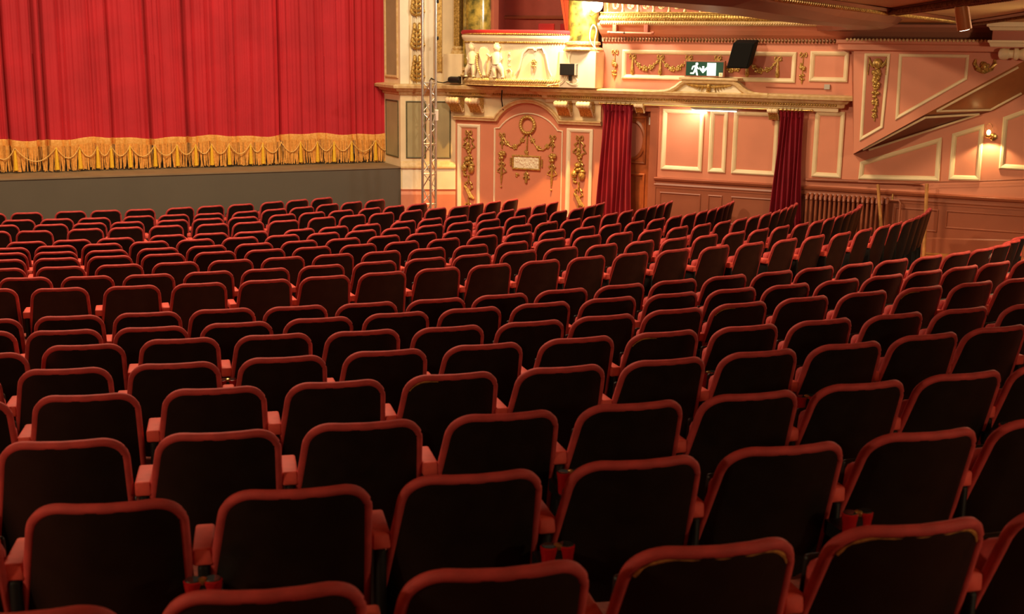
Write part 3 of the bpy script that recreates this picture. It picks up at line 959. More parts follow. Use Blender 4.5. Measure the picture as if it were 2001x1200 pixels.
# ================================================================== UPPER TIER FRONT (right of the column)
tier = thing('tier_front', 'gilded balustrade and leaf moulding of the upper tier front', 'balcony front', w('A', 4.4, 0.35, 3.80))
MB('A').sweep_plan([(6.6, 0.25), (2.92, 0.25)], [(0.0, 3.80), (0.06, 3.80), (0.09, 3.82), (0.09, 3.86), (0.06, 3.88), (0.0, 3.88)], -1).build('rope_moulding', 'cream_gold', tier)
mb = MB('A')
for i in range(80):
    mb.ell((2.94 + .046 * i, 0.33, 3.93), (0.036, 0.03, 0.062), 6, 4, Matrix.Rotation(0.7, 3, 'Y'))
mb.build('leaf_torus', 'gold', tier, smooth=True)
dentils('bead_row', 2.92, 6.6, 0.345, 3.84, 0.04, tier, 'gold_pale', 0.014)
MB('A').sweep_plan([(6.6, 0.22), (2.92, 0.22)], [(0, 3.88), (0.09, 3.88), (0.10, 3.94), (0.08, 3.99), (0.11, 4.0), (0.11, 4.02), (0, 4.02)], -1).build('torus_core', 'gold', tier)
for i in range(11):
    u = 3.04 + 0.27 * i
    MB('A').lathe([(0.028, 0), (0.03, 0.02), (0.016, 0.05), (0.024, 0.09), (0.038, 0.15), (0.02, 0.21), (0.014, 0.25), (0.026, 0.27), (0.026, 0.30)], (u, 0.27, 4.02), 10).build('baluster', 'gold_pale', tier, smooth=True)
    if i < 10:
        mb = MB('A')
        for s in (-1, 1):
            mb.tube([(u + .135 + s * (0.012 + 0.045 * math.sin(q)), 0.27, 4.16 - 0.09 * math.cos(q)) for q in arc(0, 2 * math.pi, 14)[:-1]], 0.010, 5, closed=True)
        mb.build('scroll', 'gold_pale', tier, smooth=True)
MB('A').box(2.92, 6.6, 0.20, 0.36, 4.32, 4.42).build('handrail', 'rail_velvet', tier)
MB('A').box(2.92, 6.6, -0.02, 0.22, 3.86, 4.02).build('slab', 'cream', tier)
# pipe bracket on the cove
t = thing('lighting_bar', 'short pink lighting bar on two brackets under the upper tier', 'lighting bar', w('A', 3.5, 0.36, 3.65))
MB('A').tube([(3.12, 0.36, 3.68), (3.86, 0.36, 3.67)], 0.018, 8).build('bar', 'pink', t, smooth=True)
for u in (3.20, 3.76):
    MB('A').box(u - .035, u + .035, 0.24, 0.37, 3.66, 3.81).build('bracket', 'pink_deep', t, bevel=0.006)
for u in (3.10, 3.88):
    MB('A').lathe([(0.026, -0.02), (0.026, 0.02)], (u, 0.36, 3.68), 10, 'u').build('end_cap', 'pink_deep', t)
MB('A').lathe([(0.021, -0.012), (0.021, 0.012)], (3.38, 0.36, 3.678), 10, 'u').build('clamp', 'black_plastic', t)

# ================================================================== GILDED PLASTER ORNAMENTS
def bow_knot(mb, c, s):
    for sx in (-1, 1):
        pts = [(c[0] + sx * s * (0.1 + 0.9 * math.sin(q / 2)) * (0.9), c[1] + .01, c[2] + s * .55 * math.sin(q)) for q in arc(0, 2 * math.pi, 12)]
        mb.tube(pts, s * .16, 5)
    mb.ell((c[0], c[1] + s * .2, c[2]), s * .25, 7, 5)


def ribbon(mb, c, sx, length, r, seed):
    rr = random.Random(seed)
    p = [(c[0], c[1], c[2])]
    for i in range(1, 7):
        p.append((c[0] + sx * (0.25 * length * math.sin(i * .5) + 0.14 * length * math.sin(i * 2.0)), c[1] + 0.008 * math.sin(i * 2.1), c[2] - length * i / 6))
    mb.tube(p, [r * q for q in (1, 1.2, .8, 1.2, .8, 1.1, .3)], 5)


def cluster(mb, c, r, seed, n=7):
    rr = random.Random(seed)
    for i in range(n):
        mb.ell((c[0] + rr.uniform(-.6, .6) * r, c[1] + rr.uniform(0.1, .5) * r, c[2] + rr.uniform(-.75, .75) * r), r * rr.uniform(.32, .5), 7, 5)


def swag(mb, a, b, dip, off, seed, big=0.05):
    n = 9
    mb.tube([(a[0] + (b[0] - a[0]) * t, off + .01, a[1] + (b[1] - a[1]) * t - dip * math.sin(math.pi * t) ** .8) for t in arc(0, 1, 12)], 0.012, 5)
    for i in range(n + 1):
        t = i / n
        u = a[0] + (b[0] - a[0]) * t
        z = a[1] + (b[1] - a[1]) * t - dip * math.sin(math.pi * t) ** .8
        r = big * (0.35 + 0.65 * math.sin(math.pi * t))
        if i % 2 == 0:
            rosette(mb, (u, off, z), r, seed + i, 5)
        else:
            cluster(mb, (u, off, z), r * .9, seed + i, 4)


def plaster(name, label, fn, mtl='gold', group=None):
    mb = MB('A')
    fn(mb)
    o = mb.build(name, mtl, smooth=True)
    return tag(o, label, 'ornament', group)


def wreath(mb):
    for i in range(22):
        q = 2 * math.pi * i / 22
        mb.ell((1.47 + 0.135 * math.cos(q), 0.03, 2.045 + 0.145 * math.sin(q)), (0.05, 0.035, 0.03), 6, 5, Matrix.Rotation(-(q + math.pi / 2) + .4, 3, 'Y'))
    mb.tube([(1.47 + 0.135 * math.cos(q), 0.025, 2.045 + 0.145 * math.sin(q)) for q in arc(0, 2 * math.pi, 20)[:-1]], 0.026, 6, closed=True)


plaster('wreath', 'gilded laurel wreath at the top of the pink arched panel', wreath)


def arch_swag(mb):
    rosette(mb, (1.37, .0, 1.77), .05, 1); rosette(mb, (1.57, 0, 1.77), .05, 2); rosette(mb, (1.22, 0, 1.64), .055, 3); rosette(mb, (1.69, 0, 1.64), .05, 4)
    rosette(mb, (1.06, 0, 1.70), .05, 5); rosette(mb, (1.86, 0, 1.68), .05, 6)
    mb.tube([(.98, .012, 1.83), (1.06, .02, 1.70), (1.14, .02, 1.64), (1.22, .02, 1.64), (1.32, .02, 1.70), (1.37, .02, 1.79), (1.42, .02, 1.88)], .013, 6)
    mb.tube([(1.97, .012, 1.83), (1.88, .02, 1.68), (1.78, .02, 1.61), (1.69, .02, 1.62), (1.62, .02, 1.70), (1.57, .02, 1.79), (1.52, .02, 1.88)], .013, 6)
    mb.tube([(1.47, .02, 1.90), (1.465, .02, 1.70), (1.462, .02, 1.56)], .012, 6)
    cluster(mb, (1.46, 0.0, 1.545), .055, 9)


plaster('garland', 'gilded rose garland hung across the pink arched panel', arch_swag)


def drop_l(mb, u=0.965):
    bow_knot(mb, (u, .015, 1.85), .06)
    mb.tube([(u, .015, 1.84), (u, .015, 1.60)], [.018, .012], 6)
    cluster(mb, (u, 0, 1.48), .085, 11, 10)
    mb.tube([(u, .015, 1.40), (u - .005, .02, 1.1), (u - .01, .015, .95)], [.02, .024, .008], 6)
    mb.ell((u - .01, .02, .90), .018, 7, 5)
    for s in (-1, 1):
        ribbon(mb, (u, .015, 1.36), s, .26, .013, 4)
        ribbon(mb, (u, .015, 1.80), s * .7, .16, .011, 5)


plaster('ribbon_drop', 'gilded bow and flower drop in the left half of the arched panel', drop_l)
plaster('ribbon_drop', 'gilded bow and flower drop in the right half of the arched panel', lambda mb: drop_l(mb, 1.965))
t = thing('plaque', 'pale relief plaque in a gilt frame at the centre of the arched panel', 'plaque', w('A', 1.455, 0.02, 1.235))
MB('A').moulding(rect(1.175, 1.735, 1.235, 1.50), [(0, 0), (0, .035), (.015, .045), (.03, .03), (.035, .0)]).build('frame', 'gold', t)
MB('A').box(1.20, 1.71, 0.0, 0.018, 1.26, 1.475).build('tablet', 'ivory', t)
mb = MB('A')
rr = random.Random(3)
for i in range(44):
    mb.ell((1.225 + .46 * rr.random(), .018, 1.28 + .17 * rr.random()), (rr.uniform(.012, .03), .012, rr.uniform(.015, .045)), 6, 4, Matrix.Rotation(rr.uniform(-.8, .8), 3, 'Y'))
mb.build('relief', 'ivory', t, smooth=True, kind='stuff')
for u in (1.145, 1.765):
    MB('A').box(u - .012, u + .012, 0, .03, 1.30, 1.44).build('side_bar', 'gold', t)
plaster('pendant', 'gilded tassel pendant below the plaque on the arched panel',
        lambda mb: (mb.tube([(1.46, .015, 1.22), (1.458, .02, 1.08), (1.455, .015, 1.0)], [.012, .022, .026], 7), ribbon(mb, (1.45, .015, 1.18), -1, .14, .012, 1), ribbon(mb, (1.47, .015, 1.18), 1, .14, .012, 2), cluster(mb, (1.28, 0, 1.13), .045, 4)))


def trophy(mb, u):
    bow_knot(mb, (u, .015, 1.86), .07)
    mb.tube([(u, .015, 1.85), (u, .02, 1.62)], [.018, .012], 6)
    cluster(mb, (u, 0, 1.60), .07, 21, 9); cluster(mb, (u, 0, 1.48), .06, 22, 8)
    for s in (-1, 1):
        for z, l in ((1.78, .26), (1.42, .2), (.95, .16), (.55, .16)):
            ribbon(mb, (u + s * .03, .015, z), s, l, .017, int(z * 100))
    cluster(mb, (u, 0, 1.34), .08, 24, 8)
    mb.ell((u + .055, .03, 1.19), (.065, .045, .085), 10, 7)                       # mask
    mb.ell((u + .055, .075, 1.19), (.012, .015, .022), 6, 4)
    mb.ell((u + .055, .03, 1.27), (.075, .04, .03), 8, 5)
    mb.ell((u - .09, .025, 1.21), (.06, .04, .07), 9, 6)                            # second mask
    mb.ell((u - .09, .06, 1.21), (.010, .014, .018), 6, 4)
    cluster(mb, (u - .08, 0, 1.10), .05, 25, 6)
    mb.tube([(u, .015, 1.08), (u, .02, .9)], [.02, .012], 6)
    for k in range(3):                                                             # pan pipes
        mb.tube([(u - .08 + .03 * k, .025, .88 - .02 * k), (u + .04 + .035 * k, .03, .66 - .01 * k)], [.016, .022], 6)
    mb.tube([(u, .02, .66), (u, .015, .2)], [.014, .02], 6)


plaster('trophy', 'gilded theatrical trophy of masks and ribbons in the narrow left panel', lambda mb: trophy(mb, 0.285))
plaster('trophy', 'gilded theatrical trophy of masks and ribbons in the narrow right panel', lambda mb: trophy(mb, 2.485))

SW = [3.42, 3.92, 4.42, 4.92, 5.42, 5.92]
words = ['first', 'second', 'third', 'fourth', 'fifth']
for i in range(5):
    a, b = SW[i], SW[i + 1]
    plaster('swag', 'gilded flower swag in the long panel above the door, %s from left' % words[i],
            lambda mb: (swag(mb, (a, 3.28), (b, 3.28), .19, .008, 40 + i * 7, .055),), 'gold', 'swags in the long panel')
for i, u in enumerate(SW):
    plaster('drop', 'gilded bow with bell drop in the long panel, %s from left' % (words + ['sixth'])[i],
            lambda mb: (bow_knot(mb, (u, .012, 3.29), .055), mb.tube([(u, .012, 3.27), (u, .02, 3.10), (u, .02, 3.02), (u, .012, 2.99)], [.012, .028, .036, .018], 7),
                        ribbon(mb, (u + .04, .012, 3.32), 1, .08, .008, i), ribbon(mb, (u - .04, .012, 3.32), -1, .08, .008, i + 3)), 'gold', 'drops in the long panel')


def fruit_drop(mb, u):
    bow_knot(mb, (u, .012, 3.36), .06)
    mb.tube([(u, .012, 3.36), (u, .012, 2.95)], .008, 5)
    cluster(mb, (u, 0, 3.17), .06, 31, 9); cluster(mb, (u, 0, 3.00), .05, 32, 8)
    mb.tube([(u, .012, 2.95), (u, .012, 2.89)], [.02, .004], 6)


plaster('fruit_drop', 'gilded bow and fruit drop between the marble column and the long panel', lambda mb: fruit_drop(mb, 3.095))
plaster('fruit_drop', 'gilded bow and fruit drop between the long panel and square panel', lambda mb: fruit_drop(mb, 6.325))


def eagle(mb):
    c = (4.86, 0.27, 2.80)
    for s in (-1, 1):
        for i in range(7):
            t = i / 6
            mb.tube([(c[0] + s * .03, c[1] + .02, c[2] + .02), (c[0] + s * (.1 + .07 * i * .6), c[1] + .025, c[2] + .045 - .02 * (6 - i) * .3), (c[0] + s * (.12 + .045 * i), c[1] + .015, c[2] + .055 - .022 * (6 - i))], [.02, .018, .005], 5)
    mb.ell((c[0], c[1] + .03, c[2] + .03), (.045, .04, .05), 8, 6)
    mb.tube([(c[0], c[1] + .03, c[2] + .01), (c[0], c[1] + .02, c[2] - .10)], [.05, .012], 7)
    cluster(mb, (c[0], c[1], c[2] - .04), .045, 5)


plaster('winged_mask', 'gilded winged mask on the white pediment under the exit sign', eagle)


def long_garland(mb):
    o = 0.61
    mb.ell((7.585, o + .03, 3.25), (.075, .05, .08), 10, 7)
    mb.ell((7.585, o + .075, 3.24), (.014, .016, .022), 6, 4)
    for s in (-1, 1):
        mb.tube([(7.585 + s * .05, o + .02, 3.20), (7.585 + s * .11, o + .02, 3.26), (7.585 + s * .13, o + .015, 3.34)], [.03, .022, .008], 6)
        mb.tube([(7.585 + s * .13, o + .015, 3.26), (7.585 + s * .135, o + .015, 3.08)], .008, 5)
    for z, r in ((3.15, .085), (3.07, .075), (2.98, .075), (2.90, .06), (2.79, .06), (2.67, .055), (2.56, .05), (2.47, .045)):
        cluster(mb, (7.585 + (3.1 - z) * .015, o, z), r, int(z * 100), 10)
    mb.tube([(7.585, o + .01, 3.1), (7.60, o + .01, 2.38)], .012, 5)


plaster('long_garland', 'long gilded mask and fruit garland in the tall stair wall panel', long_garland)


def mask2(mb):
    o = 0.61
    c = (9.12, 3.23)
    cluster(mb, (c[0], o, c[1]), .08, 71, 12)
    cluster(mb, (c[0], o, c[1] - .08), .05, 72, 7)
    mb.ell((c[0], o + .05, c[1]), (.05, .04, .06), 8, 6)
    for s in (-1, 1):
        mb.tube([(c[0], o + .02, c[1] - .08), (c[0] + s * .10, o + .02, c[1] - .03), (c[0] + s * .14, o + .02, c[1] + .05), (c[0] + s * .13, o + .02, c[1] + .11)], [.03, .035, .03, .012], 6)


plaster('mask', 'small gilded mask with scrolls near the slanting stair edge', mask2)


def acanthus(z, label):
    mb = MB('P')
    r = random.Random(int(z * 10))
    for i in range(5):
        zz = z - .17 + .075 * i
        for s in (-1, 1):
            k = 1.0 - .12 * i if s > 0 else .7 - .1 * i
            mb.tube(smooth_path([(0.30, .03, zz), (0.30 + s * .07 * k, .055, zz + .02), (0.30 + s * .12 * k, .05, zz + .07), (0.30 + s * .10 * k, .035, zz + .13), (0.30 + s * .13 * k, .03, zz + .16)], 3),
                    [.016 + .022 * math.sin(math.pi * j / 12) for j in range(13)], 6)
    mb.tube([(0.30, .03, z - .22), (0.30, .05, z), (0.30, .03, z + .24)], [.008, .03, .006], 6)
    tag(mb.build('acanthus_spray', 'gold', smooth=True), label, 'ornament', 'gilded sprays on the pilaster')


acanthus(4.12, 'gilded acanthus spray on the cream pilaster, topmost in view')
acanthus(3.53, 'gilded acanthus spray on the cream pilaster, middle one')
acanthus(2.96, 'gilded acanthus spray on the cream pilaster, just above the cornice')


def console(u, label, sc=1.0, z=2.51):
    t = thing('scroll_bracket', label, 'bracket', w('A', u, 0.1, z - .28 * sc))
    side = [(0.02, 0), (0.30, 0), (0.33, -.03), (0.33, -.09), (0.28, -.12), (0.22, -.14), (0.17, -.20), (0.13, -.26), (0.07, -.28), (0.02, -.27)]
    mb = MB('A')
    hw = .11 * sc
    k = len(side)
    vs = [(u - hw, .04 + a * sc, z + b * sc) for a, b in side] + [(u + hw, .04 + a * sc, z + b * sc) for a, b in side]
    mb.add(vs, [tuple(range(k)), tuple(range(2 * k - 1, k - 1, -1))] + [(i, (i + 1) % k, k + (i + 1) % k, k + i) for i in range(k)])
    mb.build('body', 'gold', t)
    MB('A').lathe([(.045 * sc, -hw * 1.1), (.062 * sc, -hw * .8), (.048 * sc, -hw * .5), (.062 * sc, -hw * .2), (.048 * sc, 0.0), (.062 * sc, hw * .3), (.048 * sc, hw * .55), (.062 * sc, hw * .85), (.045 * sc, hw * 1.1)], (u, .04 + .30 * sc, z - .055 * sc), 12, 'u').build('volute_roll', 'cream', t, smooth=True)
    for s in (-1, 1):
        pts = []
        for i in range(22):
            q = i * .5
            rr = (.058 - .0024 * i) * sc
            pts.append((u + s * hw * 1.06, .04 + .27 * sc + rr * math.cos(q), z - .06 * sc + rr * math.sin(q)))
        MB('A').tube(pts, .011 * sc, 5).build('volute', 'cream', t, smooth=True)
        MB('A').tube([(u + s * hw * 1.04, .04 + .24 * sc, z - .12 * sc), (u + s * hw * 1.04, .04 + .16 * sc, z - .19 * sc), (u + s * hw * 1.04, .04 + .10 * sc, z - .27 * sc), (u + s * hw * 1.04, .04 + .05 * sc, z - .25 * sc), (u + s * hw * 1.04, .04 + .06 * sc, z - .20 * sc)], .011 * sc, 5).build('volute_tail', 'cream', t, smooth=True)
    return t


console(0.10, 'cream and gilt scroll bracket under the cornice nearest the lattice mast')
console(0.50, 'second cream and gilt scroll bracket to the right of the mast')
console(2.24, 'cream and gilt scroll bracket above the arch, left of its pair by the curtain')
console(2.66, 'cream and gilt scroll bracket right beside the top of the left crimson curtain')
console(3.62, 'small scroll bracket above the open wooden door', .6, 2.50)
console(5.93, 'small scroll bracket beside the top of the right crimson curtain', .7, 2.50)

# ================================================================== LATTICE MAST
mast_xy = w('P', 0.49, 0.8, 0)
zf = floor_z(mast_xy.x, mast_xy.y)
t = thing('lattice_mast', 'silver aluminium lattice mast standing in front of the proscenium pier', 'truss', (mast_xy.x, mast_xy.y, zf))
CH = [(0.373, 0.72), (0.609, 0.72), (0.508, 0.93)]
for i, (u, o) in enumerate(CH):
    MB('P').tube([(u, o, zf + 0.02), (u, o, 6.0 if i < 2 else 2.82)], 0.024 if i < 2 else 0.022, 10).build('chord', 'alu', t, smooth=True)
for a, b in ((0, 1), (1, 2), (2, 0)):
    k = 0
    z = zf + 0.1
    while z + 0.28 < 2.84:
        p, q = (CH[a], CH[b]) if k % 2 == 0 else (CH[b], CH[a])
        MB('P').tube([(p[0], p[1], z), (q[0], q[1], z + 0.27)], 0.0095, 6).build('lattice_brace', 'alu', t, smooth=True)
        z += 0.27
        k += 1
for z in [zf + 0.08 + 0.54 * i for i in range(6)]:
    for a, b in ((0, 1), (1, 2)):
        MB('P').tube([(CH[a][0], CH[a][1], z), (CH[b][0], CH[b][1], z)], 0.014, 6).build('rung', 'alu', t, smooth=True)
MB('P').slab([(0.30, 0.65), (0.69, 0.65), (0.69, 1.0), (0.30, 1.0)], zf, zf + 0.025).build('base_plate', 'alu', t)
MB('P').tube([(0.62, 0.72, 2.12), (0.62, 0.76, 2.30)], 0.035, 10).build('clamp', 'white', t, smooth=True)
for z in (3.55, 4.18):
    MB('P').ell((0.645, 0.72, z), (0.02, 0.03, 0.035), 8, 6).build('cable_clip', 'black_plastic', t, smooth=True)

# spotlight lying on the ledge beside the mast
t = thing('stage_lantern', 'small black stage lantern lying on the cornice beside the mast', 'stage light', w('A', 0.12, 0.30, 2.74))
MB('A').lathe([(0.05, -0.10), (0.06, -0.06), (0.06, 0.08), (0.07, 0.10), (0.068, 0.13)], (0.14, 0.34, 2.82), 12, 'u').build('body', 'black_plastic', t, smooth=True)
MB('A').tube([(0.10, 0.26, 2.82), (0.10, 0.26, 2.75), (0.18, 0.26, 2.75), (0.18, 0.26, 2.82)], 0.008, 6).build('yoke', 'black_plastic', t)
MB('A').tube([(0.05, 0.34, 2.80), (-0.10, 0.30, 2.76), (-0.22, 0.28, 2.77), (-0.35, 0.30, 2.84), (-0.38, 0.31, 2.78)], 0.010, 6).build('cable', 'black_plastic', t, smooth=True)

# monitor / junction unit on the pedestal
t = thing('control_box', 'small black control box with hanging cables on the cream pedestal', 'control box', w('A', 2.42, 0.46, 2.95))
MB('A').box(2.27, 2.58, 0.42, 0.50, 2.955, 3.15).build('case', 'black_plastic', t, bevel=0.008)
MB('A').box(2.545, 2.58, 0.425, 0.505, 2.955, 3.15).build('end_plate', 'grey', t, bevel=0.004)
for pts in ([(2.40, .45, 2.95), (2.38, .46, 2.86), (2.50, .46, 2.80), (2.60, .46, 2.84), (2.55, .45, 2.92), (2.52, .45, 2.95)], [(2.36, .45, 2.95), (2.30, .46, 2.84), (2.10, .50, 2.78), (1.95, .46, 2.75)]):
    MB('A').tube(smooth_path(pts), 0.008, 6).build('cable', 'ivory', t, smooth=True)
MB('A').tube([(2.43, .46, 3.15), (2.42, .46, 3.28), (2.46, .46, 3.36)], 0.006, 6).build('cable', 'ivory', t, smooth=True)
MB('A').box(2.43, 2.48, 0.44, 0.48, 2.86, 2.95).build('connector', 'black_plastic', t)
t = MB('A').tube(smooth_path([(2.90, .40, 3.36), (2.87, .42, 3.5), (2.90, .42, 3.72), (2.84, .44, 3.80), (2.79, .45, 3.65), (2.82, .45, 3.5), (2.90, .42, 3.40)]), 0.010, 6).build('cable', 'ivory', smooth=True)
tag(t, 'white cable looped beside the right marble column', 'cable')
t = MB('A').tube([(1.05, .12, 2.74), (1.02, .16, 2.65), (1.0, .14, 2.5), (1.01, .08, 2.3)], 0.012, 6).build('cable', 'black_plastic', smooth=True)
tag(t, 'dark cable running down the cornice below the opera box', 'cable')

# loudspeaker
t = thing('loudspeaker', 'black loudspeaker tilted down from the tier beside the exit sign', 'loudspeaker', w('A', 5.45, 0.4, 3.15))
vs = []
for (o, z, du) in ((0.30, 3.585, .04), (0.30, 3.20, -.05), (0.58, 3.13, -.05), (0.58, 3.53, .04)):
    vs += [(5.27 + du, o, z), (5.62 + du, o, z)]
MB('A').add(vs, [(0, 1, 3, 2), (2, 3, 5, 4), (4, 5, 7, 6), (6, 7, 1, 0), (0, 2, 4, 6), (1, 7, 5, 3)]).build('cabinet', 'speaker', t, bevel=0.01)
vs = []
for (u, z) in ((5.25, 3.15), (5.55, 3.15), (5.635, 3.515), (5.335, 3.515)):
    vs += [(u, 0.575, z), (u, 0.592, z)]
MB('A').add(vs, [(0, 2, 4, 6), (1, 3, 5, 7), (0, 2, 3, 1), (2, 4, 5, 3), (4, 6, 7, 5), (6, 0, 1, 7)]).build('grille', 'speaker', t)
MB('A').box(5.40, 5.52, 0.05, 0.34, 3.46, 3.50).build('bracket', 'iron', t)
MB('A').tube([(5.26, .33, 3.36), (5.22, .2, 3.30), (5.16, .05, 3.22)], 0.006, 5).build('cable', 'iron', t)

# exit sign
t = thing('exit_sign', 'lit green exit sign with running man, arrow and door above the pediment', 'sign', w('A', 4.77, 0.22, 2.965))
MB('A').box(4.42, 5.10, 0.16, 0.24, 2.975, 3.24).build('case', 'dado', t, bevel=0.006)
MB('A').box(4.445, 5.075, 0.24, 0.246, 2.995, 3.22).build('face', 'sign_green', t)
F_ = 0.2475
MB('A').box(4.805, 4.955, 0.246, F_, 3.0, 3.205).build('door_symbol', 'sign_white', t)
MB('A').prism([(4.72, 3.15), (4.755, 3.15), (4.755, 3.10), (4.80, 3.14), (4.80, 3.10), (4.737, 3.035), (4.675, 3.10), (4.675, 3.14), (4.72, 3.10)], 0.246, F_).build('arrow_symbol', 'sign_white', t)
mb = MB('A')
mb.prism([(4.628 + .024 * math.cos(q), 3.185 + .024 * math.sin(q)) for q in arc(0, 2 * math.pi, 14)[:-1]], 0.246, F_)
for poly in ([(4.60, 3.165), (4.64, 3.155), (4.63, 3.08), (4.585, 3.085)], [(4.60, 3.165), (4.555, 3.15), (4.535, 3.095), (4.552, 3.088), (4.572, 3.13), (4.61, 3.145)],
             [(4.63, 3.155), (4.67, 3.105), (4.657, 3.094), (4.62, 3.13)], [(4.585, 3.095), (4.635, 3.09), (4.655, 3.0), (4.628, 3.0), (4.61, 3.055)],
             [(4.588, 3.10), (4.612, 3.07), (4.58, 3.02), (4.52, 3.022), (4.52, 3.042), (4.568, 3.046)]):
    mb.prism(poly, 0.246, F_ + .0002)
mb.build('running_man_symbol', 'sign_white', t)
MB('A').box(5.01, 5.072, 0.246, 0.2485, 2.985, 3.05).build('sticker', 'ivory', t)
mb = MB('A')
mb.tube([(5.022, .249, 2.995), (5.04, .249, 3.042), (5.058, .249, 2.995)], .0035, 5)
mb.tube([(5.03, .249, 3.012), (5.05, .249, 3.012)], .003, 5)
mb.build('letter', 'gold', t)
light('exit_glow', 'POINT', w('A', 4.85, 0.34, 3.08), 1.2, (0.6, 1.0, 0.75), None, 0.08)

# junction box with conduit
t = thing('junction_box', 'small grey junction box with conduit above the cornice end', 'junction box', w('A', 6.74, 0.03, 2.82))
MB('A').box(6.695, 6.785, 0, 0.05, 2.82, 2.90).build('case', 'grey', t, bevel=0.005)
MB('A').tube([(5.75, .02, 2.83), (6.70, .02, 2.83)], 0.008, 6).build('conduit', 'pink_deep', t)

# wall lamp by the stair
t = thing('wall_lamp', 'brass wall lamp glowing between the panels below the stair', 'lamp', w('A', 9.27, 0.12, 2.12))
MB('A').lathe([(0.05, 0), (0.055, 0.02), (0.03, 0.03)], (9.30, 0.0, 2.17), 12, 'off').build('back_plate', 'brass', t, smooth=True)
MB('A').tube([(9.30, .03, 2.17), (9.28, .12, 2.13), (9.25, .15, 2.17)], 0.009, 7).build('arm', 'brass', t, smooth=True)
MB('A').lathe([(0.03, 0.0), (0.055, 0.02), (0.06, 0.03), (0.045, 0.045), (0.02, 0.05)], (9.235, .15, 2.16), 12).build('gallery', 'brass', t, smooth=True)
MB('A').ell((9.235, .15, 2.245), (0.032, 0.032, 0.042), 10, 8).build('bulb', 'bulb_glow', t, smooth=True)
MB('A').tube([(9.235 + .05 * math.cos(q), .15, 2.33 + .05 * math.sin(q)) for q in arc(0, 2 * math.pi, 10)[:-1]], .003, 5, closed=True).build('hook', 'brass', t)
light('wall_lamp_light', 'SPOT', w('A', 9.26, 0.17, 2.15), 34, (1.0, 0.72, 0.36), w('A', 9.28, 0.05, 1.0), 0.03, 125, 0.35)

# copper downlight under the balcony
a = Vector((3.49, 9.76, 3.83))
t = thing('copper_spotlight', 'copper cylinder spotlight hanging under the balcony ceiling', 'spotlight', (a.x, a.y, 3.62))
q0, q1 = Vector((3.485, 9.76, 3.80)), Vector((3.535, 9.78, 3.62))
dd = (q1 - q0)
MB('W').tube([q0, q0 + dd * .2, q1], [0.050, 0.054, 0.056], 20).build('barrel', 'copper', t, smooth=True)
MB('W').tube([q1 - dd * .001, q1 + dd * .02], [0.046, 0.044], 20).build('lens', 'lamp_glow', t, smooth=True)
MB('W').tube([q0 - Vector((0, 0, -.04)), q0], 0.03, 12).build('mount', 'brass', t, smooth=True)
light('copper_spotlight_beam', 'SPOT', q1 + dd.normalized() * .03, 40, (1.0, 0.72, 0.42), q1 + dd * 6, 0.04, 80, 0.5)

# radiator and pipework
zr = floor_z(*(A0 + DA * 7.2 + NA * .15))
t = thing('radiator', 'old terracotta painted column radiator beside the right crimson curtain', 'radiator', w('A', 7.2, 0.14, zr))
for i in range(18):
    u = 6.565 + 0.0742 * i
    mb = MB('A')
    for o in (0.19, 0.10):
        mb.tube([(u, o, zr + .10), (u, o, 1.07)], 0.021, 8)
    mb.tube([(u, 0.215, 1.05), (u, 0.19, 1.11), (u, 0.145, 1.13), (u, .09, 1.10)], [.022, .028, .03, .026], 8)
    mb.tube([(u, 0.21, zr + .16), (u, 0.19, zr + .10), (u, 0.145, zr + .08), (u, .09, zr + .10)], [.022, .028, .03, .026], 8)
    mb.build('section', 'dado', t, smooth=True)
MB('A').tube([(6.54, .145, 1.08), (7.86, .145, 1.08)], 0.022, 8).build('header', 'dado', t, smooth=True)
MB('A').tube([(6.54, .145, zr + .12), (7.90, .145, zr + .12)], 0.022, 8).build('header', 'dado', t, smooth=True)
for u in (6.60, 7.78):
    MB('A').box(u - .02, u + .02, .08, .21, zr, zr + .09).build('foot', 'dado', t)
MB('A').tube([(7.90, .145, 1.13), (7.90, .145, 1.22)], [.02, .012], 8).build('valve', 'brass', t, smooth=True)
MB('A').tube([(7.84, .145, 1.12), (8.0, .145, 1.12), (8.03, .145, 1.08), (8.03, .145, zr)], 0.018, 8).build('feed_pipe', 'dado', t, smooth=True)
t = MB('A').tube([(6.5, .06, 1.36), (7.0, .06, 1.37), (8.05, .06, 1.395), (8.3, .06, 1.39)], 0.026, 8).build('heating_pipe', 'dado', smooth=True)
tag(t, 'terracotta heating pipe along the wall above the radiator', 'pipe')

# handrail on two posts
t = thing('handrail', 'thin brass handrail on two wooden posts along the side aisle', 'handrail', w('A', 8.45, 0.35, floor_z(*(A0 + DA * 8.45 + NA * .35))))
MB('A').tube([(7.38, .33, 1.395), (7.9, .35, 1.41), (8.224, .35, 1.42), (8.472, .35, 1.459), (9.182, .35, 1.516), (9.806, .35, 1.576), (11.2, .35, 1.72)], 0.010, 8).build('rail', 'dado', t, smooth=True)
z1 = floor_z(*(A0 + DA * 8.47 + NA * .35)); z0 = floor_z(*(A0 + DA * 7.85 + NA * .35))
MB('A').tube([(8.425, .35, 1.43), (8.47, .35, z1)], 0.028, 8).build('post', 'wood_pale', t, smooth=True)
MB('A').tube([(7.69, .35, 1.38), (7.86, .35, z0)], 0.026, 8).build('post', 'wood_pale', t, smooth=True)
zb = floor_z(*(A0 + DA * 8.8 + NA * .1))
t = MB('A').box(8.45, 9.3, 0.05, 0.075, zb + .005, zb + 0.035).build('brass_edging', 'brass')
tag(t, 'shiny brass edging strip on the floor along the skirting', 'edging strip')

